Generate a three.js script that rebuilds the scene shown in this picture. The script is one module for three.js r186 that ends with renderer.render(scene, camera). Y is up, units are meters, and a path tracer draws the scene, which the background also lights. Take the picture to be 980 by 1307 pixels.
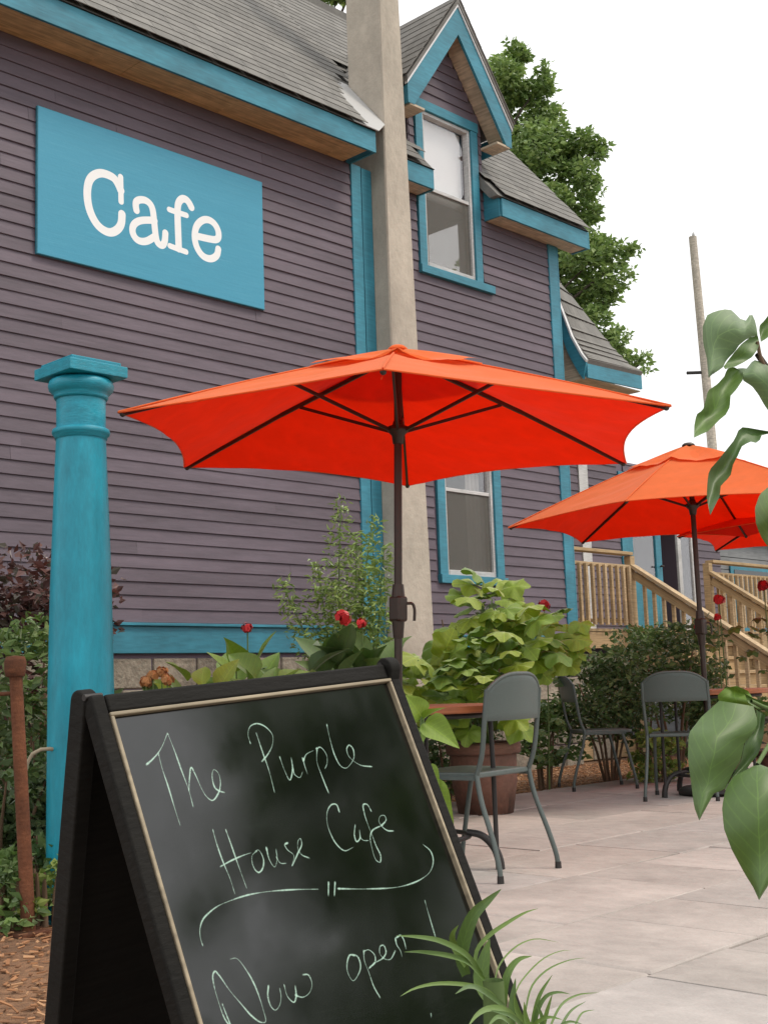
import * as THREE from 'three';
import { mergeGeometries } from 'three/addons/utils/BufferGeometryUtils.js';
import { RoundedBoxGeometry } from 'three/addons/geometries/RoundedBoxGeometry.js';

// ---------------------------------------------------------------- camera, sky, sun, exposure
// world axes follow the house: +x runs along its front wall, +z points out of that wall, y is up
const scene = new THREE.Scene();
const V = (x, y, z) => new THREE.Vector3(x, y, z);
const F_PX = 1600, PW = 980, PH = 1307, EYE = 0.82;
const rad = THREE.MathUtils.degToRad;
const PITCH = rad(8.0), ROLL = rad(-1.93), PSI = rad(44.05);
const FWD0 = V(Math.cos(PSI), 0, -Math.sin(PSI)), RGT0 = V(Math.sin(PSI), 0, Math.cos(PSI)), UP = V(0, 1, 0);
const FWD = FWD0.clone().multiplyScalar(Math.cos(PITCH)).addScaledVector(UP, Math.sin(PITCH));
const UP1 = UP.clone().multiplyScalar(Math.cos(PITCH)).addScaledVector(FWD0, -Math.sin(PITCH));
const RGT = RGT0.clone().multiplyScalar(Math.cos(ROLL)).addScaledVector(UP1, Math.sin(ROLL));
const UPV = RGT0.clone().multiplyScalar(-Math.sin(ROLL)).addScaledVector(UP1, Math.cos(ROLL));
const CAM = V(0, EYE, 0);
const camera = new THREE.PerspectiveCamera(2 * Math.atan(PH / 2 / F_PX) * 180 / Math.PI, PW / PH, 0.05, 400);
camera.position.copy(CAM);
camera.quaternion.setFromRotationMatrix(new THREE.Matrix4().makeBasis(RGT, UPV, FWD.clone().negate()));
camera.updateMatrixWorld();

const renderer = new THREE.WebGLRenderer({ antialias: true });
renderer.toneMapping = THREE.LinearToneMapping;
renderer.toneMappingExposure = 1.2;
renderer.shadowMap.enabled = true;
renderer.shadowMap.type = THREE.PCFSoftShadowMap;

let seed = 7;
const rnd = () => { seed = (seed + 0x6D2B79F5) | 0; let t = Math.imul(seed ^ (seed >>> 15), 1 | seed); t = (t + Math.imul(t ^ (t >>> 7), 61 | t)) ^ t; return ((t ^ (t >>> 14)) >>> 0) / 4294967296; };
const rr = (a, b) => a + (b - a) * rnd();
const pick = (a) => a[Math.floor(rnd() * a.length)];

// tileable value noise
function noiseGrid(n, s) { const g = new Float32Array(n * n); let k = s; for (let i = 0; i < n * n; i++) { k = (Math.imul(k, 1664525) + 1013904223) | 0; g[i] = (k >>> 8) / 16777216; } return g; }
const GRIDS = [4, 8, 16, 32, 64, 128].map((n, i) => [n, noiseGrid(n, 91 + i * 17)]);
function vnoise(g, n, u, v) {
  const x = u * n, y = v * n, x0 = Math.floor(x), y0 = Math.floor(y); let fx = x - x0, fy = y - y0;
  fx = fx * fx * (3 - 2 * fx); fy = fy * fy * (3 - 2 * fy);
  const a = ((x0 % n) + n) % n, b = (a + 1) % n, c = ((y0 % n) + n) % n, d = (c + 1) % n;
  return (g[c * n + a] * (1 - fx) + g[c * n + b] * fx) * (1 - fy) + (g[d * n + a] * (1 - fx) + g[d * n + b] * fx) * fy;
}
function fbm(u, v, from = 0, to = 6) { let s = 0, w = 0, a = 1; for (let i = from; i < to; i++) { s += a * vnoise(GRIDS[i][1], GRIDS[i][0], u, v); w += a; a *= 0.6; } return s / w; }
function dataTex(w, h, fn, srgb = true) {
  const d = new Uint8Array(w * h * 4);
  for (let y = 0; y < h; y++) for (let x = 0; x < w; x++) { const c = fn(x / w, y / h); const i = (y * w + x) * 4; d[i] = c[0] * 255; d[i + 1] = c[1] * 255; d[i + 2] = c[2] * 255; d[i + 3] = 255; }
  const t = new THREE.DataTexture(d, w, h); t.wrapS = t.wrapT = THREE.RepeatWrapping; t.magFilter = THREE.LinearFilter; t.minFilter = THREE.LinearMipmapLinearFilter; t.generateMipmaps = true;
  if (srgb) t.colorSpace = THREE.SRGBColorSpace; t.needsUpdate = true; return t;
}
const cl = (x) => Math.min(1, Math.max(0, x));

// overcast sky
{
  const w = 256, h = 128, d = new Float32Array(w * h * 4);
  for (let y = 0; y < h; y++) for (let x = 0; x < w; x++) {
    const el = (y + 0.5) / h * 180 - 90, i = (y * w + x) * 4;
    const c = 0.97 + 0.12 * fbm(x / w, y / h, 0, 4);
    const L = el > 0 ? (1.0 + 0.12 * Math.sin(rad(el))) * c : 0.42;
    d[i] = L * 1.0; d[i + 1] = L * 1.0; d[i + 2] = L * (el > 0 ? 1.01 : 0.9); d[i + 3] = 1;
  }
  const t = new THREE.DataTexture(d, w, h, THREE.RGBAFormat, THREE.FloatType); t.magFilter = t.minFilter = THREE.LinearFilter; t.wrapS = THREE.RepeatWrapping;
  t.mapping = THREE.EquirectangularReflectionMapping; t.needsUpdate = true;
  scene.background = t; scene.environment = t;
}
const sun = new THREE.DirectionalLight(0xfff3e2, 1.5);
sun.position.set(7 + 9, 24, -4 + 13); sun.target.position.set(7, 0, -4);
sun.castShadow = true; sun.shadow.radius = 26; sun.shadow.mapSize.set(2048, 2048);
Object.assign(sun.shadow.camera, { left: -16, right: 16, top: 16, bottom: -16, near: 1, far: 80 });
scene.add(sun, sun.target);

// ---------------------------------------------------------------- pixel -> place helpers (distance always from the thing touched)
function ray(x, y) { return FWD.clone().addScaledVector(RGT, (x - PW / 2) / F_PX).addScaledVector(UPV, -(y - PH / 2) / F_PX); }
const onZ = (x, y, z) => { const d = ray(x, y); return CAM.clone().addScaledVector(d, z / d.z); };
const atD = (x, y, D) => { const d = ray(x, y); return CAM.clone().addScaledVector(d, D / d.dot(FWD0)); };
const onY = (x, y, h = 0) => { const d = ray(x, y); return CAM.clone().addScaledVector(d, (h - EYE) / d.y); };
const place = (lat, dep, y = 0) => RGT0.clone().multiplyScalar(lat).addScaledVector(FWD0, dep).setY(y);

// ---------------------------------------------------------------- object helpers
const taken = {};
function numbered(n) { taken[n] = (taken[n] ?? -1) + 1; return taken[n] ? `${n}_${String(taken[n]).padStart(3, '0')}` : n; }
function tag(o, label, category, group, kind) { if (label) o.userData.label = label; if (category) o.userData.category = category; if (group) o.userData.group = group; if (kind) o.userData.kind = kind; return o; }
function thing(name, label, category, pos = V(0, 0, 0), group) { const g = new THREE.Group(); g.name = numbered(name); g.position.copy(pos); scene.add(g); return tag(g, label, category, group); }
function mesh(name, geo, mat, parent, pos) { const m = new THREE.Mesh(geo, mat); m.name = name; m.castShadow = m.receiveShadow = true; if (pos) m.position.copy(pos); (parent || scene).add(m); return m; }
function worldOf(o) { const p = V(0, 0, 0); while (o && o !== scene) { p.add(o.position); o = o.parent; } return p; }
// geometry given in world coordinates, stored relative to its (unrotated) parent
function part(name, geo, mat, parent) { const p = worldOf(parent); geo.translate(-p.x, -p.y, -p.z); return mesh(name, geo, mat, parent); }
function structure(name, geo, mat) { const m = mesh(numbered(name), geo, mat); m.userData.kind = 'structure'; return m; }
const merge = (a) => mergeGeometries(a.map((g) => { const q = g.index ? g.toNonIndexed() : g; for (const k of Object.keys(q.attributes)) if (!['position', 'normal', 'uv'].includes(k)) q.deleteAttribute(k); return q; }));
// box from corner to corner with uv in metres
function box(x0, x1, y0, y1, z0, z1) {
  const g = new THREE.BoxGeometry(x1 - x0, y1 - y0, z1 - z0); g.translate((x0 + x1) / 2, (y0 + y1) / 2, (z0 + z1) / 2); return uvBox(g);
}
function uvBox(g) {
  const p = g.attributes.position, n = g.attributes.normal, u = g.attributes.uv;
  for (let i = 0; i < p.count; i++) {
    const ax = Math.abs(n.getX(i)), ay = Math.abs(n.getY(i)), az = Math.abs(n.getZ(i));
    if (ay >= ax && ay >= az) u.setXY(i, p.getX(i), p.getZ(i)); else if (ax >= az) u.setXY(i, p.getZ(i), p.getY(i)); else u.setXY(i, p.getX(i), p.getY(i));
  }
  return g;
}
function rbox(x0, x1, y0, y1, z0, z1, r = 0.006) {
  const g = new RoundedBoxGeometry(x1 - x0, y1 - y0, z1 - z0, 2, Math.min(r, (x1 - x0) / 2.1, (y1 - y0) / 2.1, (z1 - z0) / 2.1)); g.translate((x0 + x1) / 2, (y0 + y1) / 2, (z0 + z1) / 2); return uvBox(g);
}
// bar of rectangular section between two points
function bar(a, b, w, h, up = UP) {
  const d = b.clone().sub(a), L = d.length(); d.normalize();
  let x = new THREE.Vector3().crossVectors(up, d); if (x.lengthSq() < 1e-6) x = V(1, 0, 0); x.normalize();
  const y = new THREE.Vector3().crossVectors(d, x);
  const g = new RoundedBoxGeometry(w, h, L, 1, Math.min(w, h) * 0.12); uvBox(g);
  g.applyMatrix4(new THREE.Matrix4().makeBasis(x, y, d)); const m = a.clone().add(b).multiplyScalar(0.5); g.translate(m.x, m.y, m.z); return g;
}
const tube = (pts, r, seg = 0, rs = 8) => new THREE.TubeGeometry(new THREE.CatmullRomCurve3(pts, false, 'centripetal'), seg || pts.length * 5, r, rs, false);
function limb(pts, r0, r1, rs = 7) { // tapered tube, closed at both ends
  const c = new THREE.CatmullRomCurve3(pts), n = pts.length * 5, fr = c.computeFrenetFrames(n), P = [], N = [], U = [], I = [];
  for (let i = 0; i <= n; i++) { const q = c.getPointAt(i / n), r = r0 + (r1 - r0) * i / n;
    for (let j = 0; j <= rs; j++) { const a = j / rs * 2 * Math.PI, v = fr.normals[i].clone().multiplyScalar(Math.cos(a)).addScaledVector(fr.binormals[i], Math.sin(a)); P.push(q.x + v.x * r, q.y + v.y * r, q.z + v.z * r); N.push(v.x, v.y, v.z); U.push(j / rs * r0 * 6, i / n * c.getLength()); } }
  for (let i = 0; i < n; i++) for (let j = 0; j < rs; j++) { const a = i * (rs + 1) + j, b = a + rs + 1; I.push(a, a + 1, b, b, a + 1, b + 1); }
  const g = new THREE.BufferGeometry(); g.setAttribute('position', new THREE.Float32BufferAttribute(P, 3)); g.setAttribute('normal', new THREE.Float32BufferAttribute(N, 3)); g.setAttribute('uv', new THREE.Float32BufferAttribute(U, 2)); g.setIndex(I); return g;
}
function prism(pts, x0, x1, axis = 'x') { // outline in (a,b) extruded along axis; for x: a=z, b=y ; for z: a=x, b=y
  const s = new THREE.Shape(); pts.forEach((p, i) => i ? s.lineTo(p[0], p[1]) : s.moveTo(p[0], p[1]));
  const g = new THREE.ExtrudeGeometry(s, { depth: x1 - x0, bevelEnabled: false });
  if (axis === 'x') g.applyMatrix4(new THREE.Matrix4().makeBasis(V(0, 0, -1), V(0, 1, 0), V(1, 0, 0))).translate(x0, 0, 0), g.scale(1, 1, 1);
  else g.translate(0, 0, x0);
  return uvBox(g);
}
// for axis x the outline's first coordinate is -z

// ---------------------------------------------------------------- materials
const stoneTex = dataTex(512, 512, (u, v) => { const a = fbm(u, v, 0, 4), b = fbm(u + 0.3, v + 0.1, 3, 6); const k = cl(0.62 + 0.42 * a + 0.22 * (b - 0.5)); return [k, k * 0.99, k * 0.975]; });
const fineTex = dataTex(512, 512, (u, v) => { const k = cl(0.9 + 0.10 * (fbm(u, v, 3, 6) - 0.5) + 0.08 * (rndHash(u, v) - 0.5)); return [k, k, k]; });
const softTex = dataTex(512, 512, (u, v) => { const k = cl(0.88 + 0.22 * (fbm(u, v, 0, 4) - 0.5) + 0.10 * (fbm(u + 0.37, v, 3, 6) - 0.5) + 0.05 * (rndHash(u, v) - 0.5)); return [k, k * 0.995, k * 0.985]; });
function rndHash(u, v) { const s = Math.sin(u * 12989.8 + v * 78233.1) * 43758.5453; return s - Math.floor(s); }
const grainTex = dataTex(512, 512, (u, v) => { const n = fbm(u * 1, v, 2, 5) * 0.35 + vnoise(GRIDS[5][1], 128, u * 0.06 + 0.02 * fbm(u, v, 0, 3), v) * 0.45 + fbm(u, v, 0, 2) * 0.35; const k = cl(0.62 + 0.4 * n); return [k, k * 0.98, k * 0.95]; });
const paintTex = dataTex(512, 512, (u, v) => { const n = vnoise(GRIDS[5][1], 128, u * 0.12, v), m = fbm(u, v, 0, 4); const k = cl(0.8 + 0.16 * (m - 0.5) * 2 * 0.7 + 0.1 * (n - 0.5)); return [k, k, k]; });
const bumpTex = dataTex(512, 512, (u, v) => { const k = cl(fbm(u, v, 2, 6)); return [k, k, k]; }, false);
function rep(t, x, y) { const c = t.clone(); c.repeat.set(x, y); c.needsUpdate = true; return c; }
const lin = (r, g, b) => new THREE.Color().setRGB(r, g, b);
const std = (c, o = {}) => new THREE.MeshStandardMaterial({ color: lin(...c), roughness: 0.7, ...o });
const M = {};
const clapMaps = rep(softTex, 0.25, 1.6);
M.clap = [[.168, .134, .172], [.163, .13, .167], [.174, .139, .178], [.158, .126, .161]].map((c) => std(c, { map: clapMaps, roughness: 0.62, bumpMap: rep(bumpTex, 0.5, 4), bumpScale: 0.0012 }));
M.core = std([.168, .134, .172], { roughness: 0.9 });
const tealMap = rep(paintTex, 0.8, 0.8);
M.teal = std([.066, .375, .515], { map: tealMap, roughness: 0.5, bumpMap: rep(bumpTex, 2, 2), bumpScale: 0.001 });
M.tealColumn = std([.007, .37, .52], { map: rep(softTex, 3, 2), roughness: 0.42, bumpMap: rep(bumpTex, 2, 3), bumpScale: 0.0012 });
M.white = std([.88, .88, .87], { map: rep(paintTex, 1, 1), roughness: 0.5 });
M.dripEdge = std([.72, .72, .72], { roughness: 0.4, metalness: 0.2 });
M.soffit = std([.78, .58, .32], { map: rep(grainTex, 0.8, 0.8), roughness: 0.75 });
M.soffitPale = std([.80, .70, .55], { map: rep(grainTex, 0.8, 0.8), roughness: 0.75 });
M.shingle = [[.27, .263, .25], [.255, .249, .237], [.285, .278, .263], [.245, .239, .227]].map((c) => std(c, { map: rep(softTex, 1.2, 1.2), roughness: 0.95, bumpMap: rep(bumpTex, 6, 6), bumpScale: 0.002 }));
M.concrete = std([.62, .56, .475], { map: rep(softTex, 0.45, 0.3), roughness: 0.85, bumpMap: rep(bumpTex, 1.5, 1.5), bumpScale: 0.004 });
M.foundation = [[.42, .37, .30], [.36, .32, .26], [.48, .43, .35]].map((c) => std(c, { map: rep(stoneTex, 1.1, 1.1), roughness: 0.92, bumpMap: rep(bumpTex, 3, 3), bumpScale: 0.008 }));
M.paver = [[.53, .482, .45], [.51, .472, .445], [.56, .502, .465], [.525, .49, .47], [.55, .50, .468], [.495, .455, .425]].map((c, i) => std(c, { map: rep(softTex, 0.55 + 0.07 * i, 0.5), roughness: 0.82, bumpMap: rep(bumpTex, 1.6, 1.6), bumpScale: 0.004 }));
M.sand = std([.36, .31, .265], { map: rep(stoneTex, 2, 2), roughness: 1 });
M.soil = std([.32, .18, .10], { map: rep(stoneTex, 1, 1), roughness: 1, bumpMap: rep(bumpTex, 4, 4), bumpScale: 0.02 });
M.ground = std([.16, .15, .10], { map: rep(stoneTex, 0.3, 0.3), roughness: 1 });
M.chip = [[.36, .18, .085], [.28, .135, .062], [.42, .24, .125], [.20, .10, .05]].map((c) => std(c, { roughness: 0.95 }));
M.deck = [[.62, .46, .27], [.56, .41, .235], [.67, .51, .32]].map((c) => std(c, { map: rep(grainTex, 0.6, 1.2), roughness: 0.8 }));
M.black = new THREE.MeshPhysicalMaterial({ color: lin(.012, .0115, .010), map: rep(grainTex, 0.5, 2), roughness: 0.7, specularIntensity: 0.4, bumpMap: rep(bumpTex, 3, 9), bumpScale: 0.001 });
M.bead = std([.46, .40, .29], { map: rep(grainTex, 1, 1), roughness: 0.6 });
M.iron = std([.040, .036, .034], { roughness: 0.5, metalness: 0.3, map: rep(fineTex, 3, 3) });
M.bronze = std([.050, .036, .028], { roughness: 0.4, metalness: 0.35 });
M.rust = std([.20, .075, .035], { map: rep(stoneTex, 2, 2), roughness: 0.95, bumpMap: rep(bumpTex, 8, 8), bumpScale: 0.003 });
M.chair = std([.125, .155, .145], { roughness: 0.42, metalness: 0.25, map: rep(fineTex, 2, 2), bumpMap: rep(bumpTex, 6, 6), bumpScale: 0.0006 });
M.tableTop = std([.44, .145, .055], { map: rep(grainTex, 1.2, 1.2), roughness: 0.5 });
M.pot = std([.20, .098, .07], { map: rep(stoneTex, 1.3, 1.3), roughness: 0.72, bumpMap: rep(bumpTex, 4, 4), bumpScale: 0.003 });
M.glass = new THREE.MeshPhysicalMaterial({ color: 0xffffff, transmission: 1, thickness: 0, roughness: 0.03, ior: 1.9 });
M.screen = new THREE.MeshStandardMaterial({ color: lin(.20, .19, .165), roughness: 0.85, transparent: true, opacity: 0.5, map: rep(fineTex, 4, 4) });
M.blind = std([.72, .72, .72], { roughness: 0.9 });
M.curtain = std([.42, .40, .37], { roughness: 0.95, side: THREE.DoubleSide });
M.dark = std([.05, .06, .065], { roughness: 0.08 });
const weaveTex = rep(dataTex(256, 256, (u, v) => { const k = cl(0.965 + 0.03 * Math.sin(u * 402) * Math.sin(v * 402) + 0.05 * (fbm(u, v, 0, 4) - 0.5)); return [k, k, k]; }), 4, 4);
const fabric = (c, tr = 0.5) => new THREE.MeshPhysicalMaterial({ color: lin(...c), roughness: 1, transmission: tr, thickness: 0, specularIntensity: 0.15, side: THREE.DoubleSide, map: weaveTex });
M.orange = [[1, .25, .075], [.98, .24, .07], [1.0, .262, .08]].map((c) => fabric(c, 0.47));
M.lining = [[1, .075, .008], [.98, .07, .008], [1.0, .08, .009]].map((c) => fabric(c, 0.78));
M.bark = std([.13, .105, .08], { map: rep(stoneTex, 2, 2), roughness: 0.95, bumpMap: rep(bumpTex, 6, 6), bumpScale: 0.01 });
M.stemGreen = std([.10, .16, .045], { roughness: 0.7 });
M.stemWood = std([.16, .10, .06], { roughness: 0.85 });
M.poleWood = std([.70, .65, .58], { map: rep(grainTex, 2, 0.4), roughness: 0.9 });
// a leaf's own veins
const leafTex = (() => { const n = 128, c = document.createElement('canvas'); c.width = c.height = n; const g = c.getContext('2d');
  g.fillStyle = '#d2d2d2'; g.fillRect(0, 0, n, n);
  for (let i = 0; i < 500; i++) { const k = 190 + rnd() * 45 | 0; g.fillStyle = `rgba(${k},${k},${k},0.3)`; g.fillRect(rnd() * n, rnd() * n, 4, 4); }
  g.strokeStyle = 'rgba(255,255,240,0.85)'; g.lineWidth = 2.4; g.beginPath(); g.moveTo(n / 2, 0); g.lineTo(n / 2, n); g.stroke();
  g.lineWidth = 1.1; g.strokeStyle = 'rgba(255,255,235,0.6)';
  for (let i = 0; i < 7; i++) for (const s of [-1, 1]) { const y = n - 8 - i * 16; g.beginPath(); g.moveTo(n / 2, y); g.quadraticCurveTo(n / 2 + s * 28, y - 10, n / 2 + s * 62, y - 34); g.stroke(); }
  const t = new THREE.CanvasTexture(c); t.colorSpace = THREE.SRGBColorSpace; return t; })();
const leafMat = (c, tr = 0.3, rough = 0.62) => new THREE.MeshPhysicalMaterial({ color: lin(...c), roughness: rough, transmission: tr, thickness: 0, side: THREE.DoubleSide, map: leafTex });
M.lilac = [[.125, .235, .045], [.145, .265, .045], [.11, .21, .055]].map((c) => leafMat(c, 0.25, 0.5));
M.lilacPale = leafMat([.21, .33, .14], 0.3, 0.6);
M.lime = [[.36, .52, .03], [.30, .47, .035], [.22, .39, .04], [.42, .55, .04]].map((c) => leafMat(c, 0.35));
M.mid = [[.115, .22, .04], [.15, .27, .045], [.09, .18, .035]].map((c) => leafMat(c, 0.3));
M.spiky = [[.19, .34, .06], [.24, .40, .075], [.15, .28, .055]].map((c) => leafMat(c, 0.32, 0.5));
const cloudMat = (tr = 0.3) => new THREE.MeshPhysicalMaterial({ color: 0xffffff, vertexColors: true, roughness: 0.75, transmission: tr, thickness: 0, side: THREE.DoubleSide });
M.cloud = cloudMat(0.42);
M.petalRed = [[.62, .015, .02], [.52, .012, .018]].map((c) => new THREE.MeshPhysicalMaterial({ color: lin(...c), roughness: 0.7, transmission: 0.2, thickness: 0, side: THREE.DoubleSide }));
M.petalOrange = new THREE.MeshPhysicalMaterial({ color: lin(.62, .28, .10), roughness: 0.7, transmission: 0.2, thickness: 0, side: THREE.DoubleSide });

// ---------------------------------------------------------------- leaf shapes (unit length along +y, face +z)
function leafGeo({ w = 0.5, prof, fold = 0.15, droop = 0.15, twist = 0, wave = 0, n = 6, m = 4 }) {
  const P = [], U = [], I = [];
  for (let i = 0; i <= n; i++) { const t = i / n, hw = w / 2 * prof(t);
    for (let j = 0; j <= m; j++) { const s = j / m * 2 - 1; let x = s * hw, z = fold * Math.abs(s) * hw * 2 - droop * t * t + wave * Math.sin(t * 9 + s * 2) * hw * Math.abs(s); const a = twist * t; const x2 = x * Math.cos(a) - z * Math.sin(a), z2 = x * Math.sin(a) + z * Math.cos(a);
      P.push(x2, t, z2); U.push(0.5 + s * 0.5 * Math.min(1, prof(t) + 0.02), t); } }
  for (let i = 0; i < n; i++) for (let j = 0; j < m; j++) { const a = i * (m + 1) + j, b = a + m + 1; I.push(a, a + 1, b, b, a + 1, b + 1); }
  const g = new THREE.BufferGeometry(); g.setAttribute('position', new THREE.Float32BufferAttribute(P, 3)); g.setAttribute('uv', new THREE.Float32BufferAttribute(U, 2)); g.setIndex(I); g.computeVertexNormals(); return g;
}
const heart = (t) => Math.pow(Math.sin(Math.PI * Math.pow(Math.min(1, t * 0.985 + 0.015), 0.52)), 0.85) * (1 - 0.18 * t);
const ovate = (t) => Math.pow(Math.sin(Math.PI * Math.pow(t * 0.98 + 0.01, 0.72)), 0.9);
const lance = (t) => Math.pow(Math.sin(Math.PI * Math.pow(t * 0.97 + 0.02, 0.5)), 0.8) * (1 - t * 0.2);
const G = {
  heart: [0, 1, 2].map((k) => leafGeo({ w: 0.66, prof: heart, fold: 0.16 + 0.08 * k, droop: 0.10 + 0.09 * k, twist: (k - 1) * 0.35, wave: 0.10, n: 10, m: 6 })),
  ovate: [0, 1, 2].map((k) => leafGeo({ w: 0.52 + 0.08 * k, prof: ovate, fold: 0.14 + 0.1 * k, droop: 0.15 + 0.1 * k, twist: (k - 1) * 0.3, wave: 0.06, n: 6, m: 4 })),
  lance: [0, 1, 2].map((k) => leafGeo({ w: 0.15 + 0.03 * k, prof: lance, fold: 0.3, droop: 0.2 + 0.12 * k, n: 7, m: 2 })),
  lobed: [0, 1, 2].map((k) => lobed(k)),
};
function lobed(k) { // rounded five-lobed leaf, stalk at the notch
  const P = [0, 0.42, 0.0], U = [0.5, 0.42], I = []; const n = 26;
  for (let ring = 1; ring <= 2; ring++) for (let i = 0; i <= n; i++) { const a = -Math.PI / 2 + 0.12 + (Math.PI * 2 - 0.24) * i / n; const q = (a + Math.PI / 2) / (2 * Math.PI);
    let r = 0.52 * (1 + 0.13 * Math.cos((q - 0.5) * 2 * Math.PI * 5) + 0.035 * Math.cos(q * 2 * Math.PI * 15 + k)); r *= ring / 2;
    const x = Math.cos(a) * r, y = 0.42 + Math.sin(a) * r; P.push(x, Math.max(y, -0.06), -0.10 * (x * x * 4 + (y - 0.42) ** 2 * 3) * (1 + k * 0.5) + 0.03 * Math.sin(a * 5 + k * 2) * ring); U.push(0.5 + x * 0.9, y); }
  for (let i = 0; i < n; i++) { I.push(0, 1 + i, 2 + i); const a = 1 + i, b = 1 + n + 1 + i; I.push(a, b, a + 1, a + 1, b, b + 1); }
  const g = new THREE.BufferGeometry(); g.setAttribute('position', new THREE.Float32BufferAttribute(P, 3)); g.setAttribute('uv', new THREE.Float32BufferAttribute(U, 2)); g.setIndex(I); g.computeVertexNormals(); return g;
}
// a leaf blade of its own: base, direction of the midrib, side it faces
function leaf(parent, base, dir, face, len, geo, mat, wide = 1) {
  const y = dir.clone().normalize(), x = new THREE.Vector3().crossVectors(y, face).normalize(), z = new THREE.Vector3().crossVectors(x, y);
  const m = mesh('leaf', geo, mat, parent); m.quaternion.setFromRotationMatrix(new THREE.Matrix4().makeBasis(x, y, z)); m.scale.set(len * wide, len, len);
  m.position.copy(base).sub(worldOf(parent)); return m;
}
// many small leaves through a set of blobs: [x,y,z, rx,ry,rz, count]
function leafCloud(blobs, size, cols, { hollow = 0.35, narrow = 0.55 } = {}) {
  const P = [], N = [], C = [];
  for (const [x, y, z, rx, ry, rz, cnt] of blobs) for (let i = 0; i < cnt; i++) {
    const d = V(rr(-1, 1), rr(-1, 1), rr(-1, 1)); if (d.lengthSq() > 1 || d.lengthSq() < hollow * hollow * rnd()) { i--; continue; }
    const q = V(x + d.x * rx, y + d.y * ry, z + d.z * rz), s = size * rr(0.6, 1.35);
    const up = V(rr(-1, 1), rr(-0.5, 0.7), rr(-1, 1)).normalize(), nn = V(rr(-1, 1), rr(-0.2, 1.2), rr(-1, 1)).normalize(), sd = new THREE.Vector3().crossVectors(up, nn).normalize(); nn.crossVectors(sd, up);
    const a = q, b = q.clone().addScaledVector(up, s * 0.45).addScaledVector(sd, s * narrow / 2).addScaledVector(nn, s * 0.1), c = q.clone().addScaledVector(up, s).addScaledVector(nn, -s * 0.1), e = q.clone().addScaledVector(up, s * 0.45).addScaledVector(sd, -s * narrow / 2).addScaledVector(nn, s * 0.1);
    const k = pick(cols), v = rr(0.8, 1.2), col = [k[0] * v, k[1] * v, k[2] * v];
    const n1 = nn.clone().addScaledVector(sd, -0.3).normalize(), n2 = nn.clone().addScaledVector(sd, 0.3).normalize();
    for (const [t, n] of [[[a, b, c], n1], [[a, c, e], n2]]) for (const p of t) { P.push(p.x, p.y, p.z); N.push(n.x, n.y, n.z); C.push(...col); }
  }
  const g = new THREE.BufferGeometry(); g.setAttribute('position', new THREE.Float32BufferAttribute(P, 3)); g.setAttribute('normal', new THREE.Float32BufferAttribute(N, 3)); g.setAttribute('color', new THREE.Float32BufferAttribute(C, 3));
  return g;
}

// ================================================================= ground, patio
structure('ground', (() => { const g = new THREE.PlaneGeometry(300, 300); g.rotateX(-Math.PI / 2); g.translate(20, -0.09, -20); const p = g.attributes.position, u = g.attributes.uv; for (let i = 0; i < p.count; i++) u.setXY(i, p.getX(i), p.getZ(i)); return g; })(), M.ground);
const patioLeft = (z) => 1.62 + Math.max(0, -z - 1.2) * 0.42;       // the paving's ragged left edge, x for a given z
{
  // bark mulch bed: a gently uneven sheet round the patio, up to the house
  const g = new THREE.PlaneGeometry(17, 9.6, 110, 64); g.rotateX(-Math.PI / 2); g.translate(6.5, 0, -4.2);
  const p = g.attributes.position, u = g.attributes.uv;
  for (let i = 0; i < p.count; i++) { const x = p.getX(i), z = p.getZ(i); u.setXY(i, x, z); const onPatio = x > patioLeft(z) + 0.1 && z > -5.9 && x < 12.3; p.setY(i, onPatio ? -0.08 : -0.045 + 0.035 * (fbm(x / 8 + 3, z / 8 + 3, 1, 4) - 0.5)); }
  g.computeVertexNormals(); const bed = structure('mulch_bed', g, M.soil);
  // bark chips, too many to count
  const cg = new THREE.BoxGeometry(1, 1, 1); { const q = cg.attributes.position; for (let i = 0; i < q.count; i++) q.setX(i, q.getX(i) * (q.getZ(i) > 0 ? 0.7 : 1)); }
  const n = 20000;
  M.chip.forEach((mat, k) => {
    const im = new THREE.InstancedMesh(cg, mat, n / 4), mm = new THREE.Matrix4(), qt = new THREE.Quaternion(), e = new THREE.Euler();
    let i = 0; while (i < n / 4) {
      const x = rr(0.4, 12.2), z = rr(-7.8, -1.0); if (x > patioLeft(z) - 0.02 && z > -6.06) continue;
      e.set(rr(-0.4, 0.4), rr(0, 6.3), rr(-0.4, 0.4)); qt.setFromEuler(e);
      mm.compose(V(x, -0.04 + 0.035 * (fbm(x / 8 + 3, z / 8 + 3, 1, 4) - 0.5) + rr(0, 0.012), z), qt, V(rr(0.005, 0.014), rr(0.002, 0.006), rr(0.012, 0.045))); im.setMatrixAt(i++, mm);
    }
    im.name = numbered('bark_chips'); im.castShadow = im.receiveShadow = true; tag(im, ['orange', 'brown', 'pale', 'dark'][k] + ' bark chips scattered over the planting bed beside the paving', 'mulch', null, 'stuff'); scene.add(im);
  });
}
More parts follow.
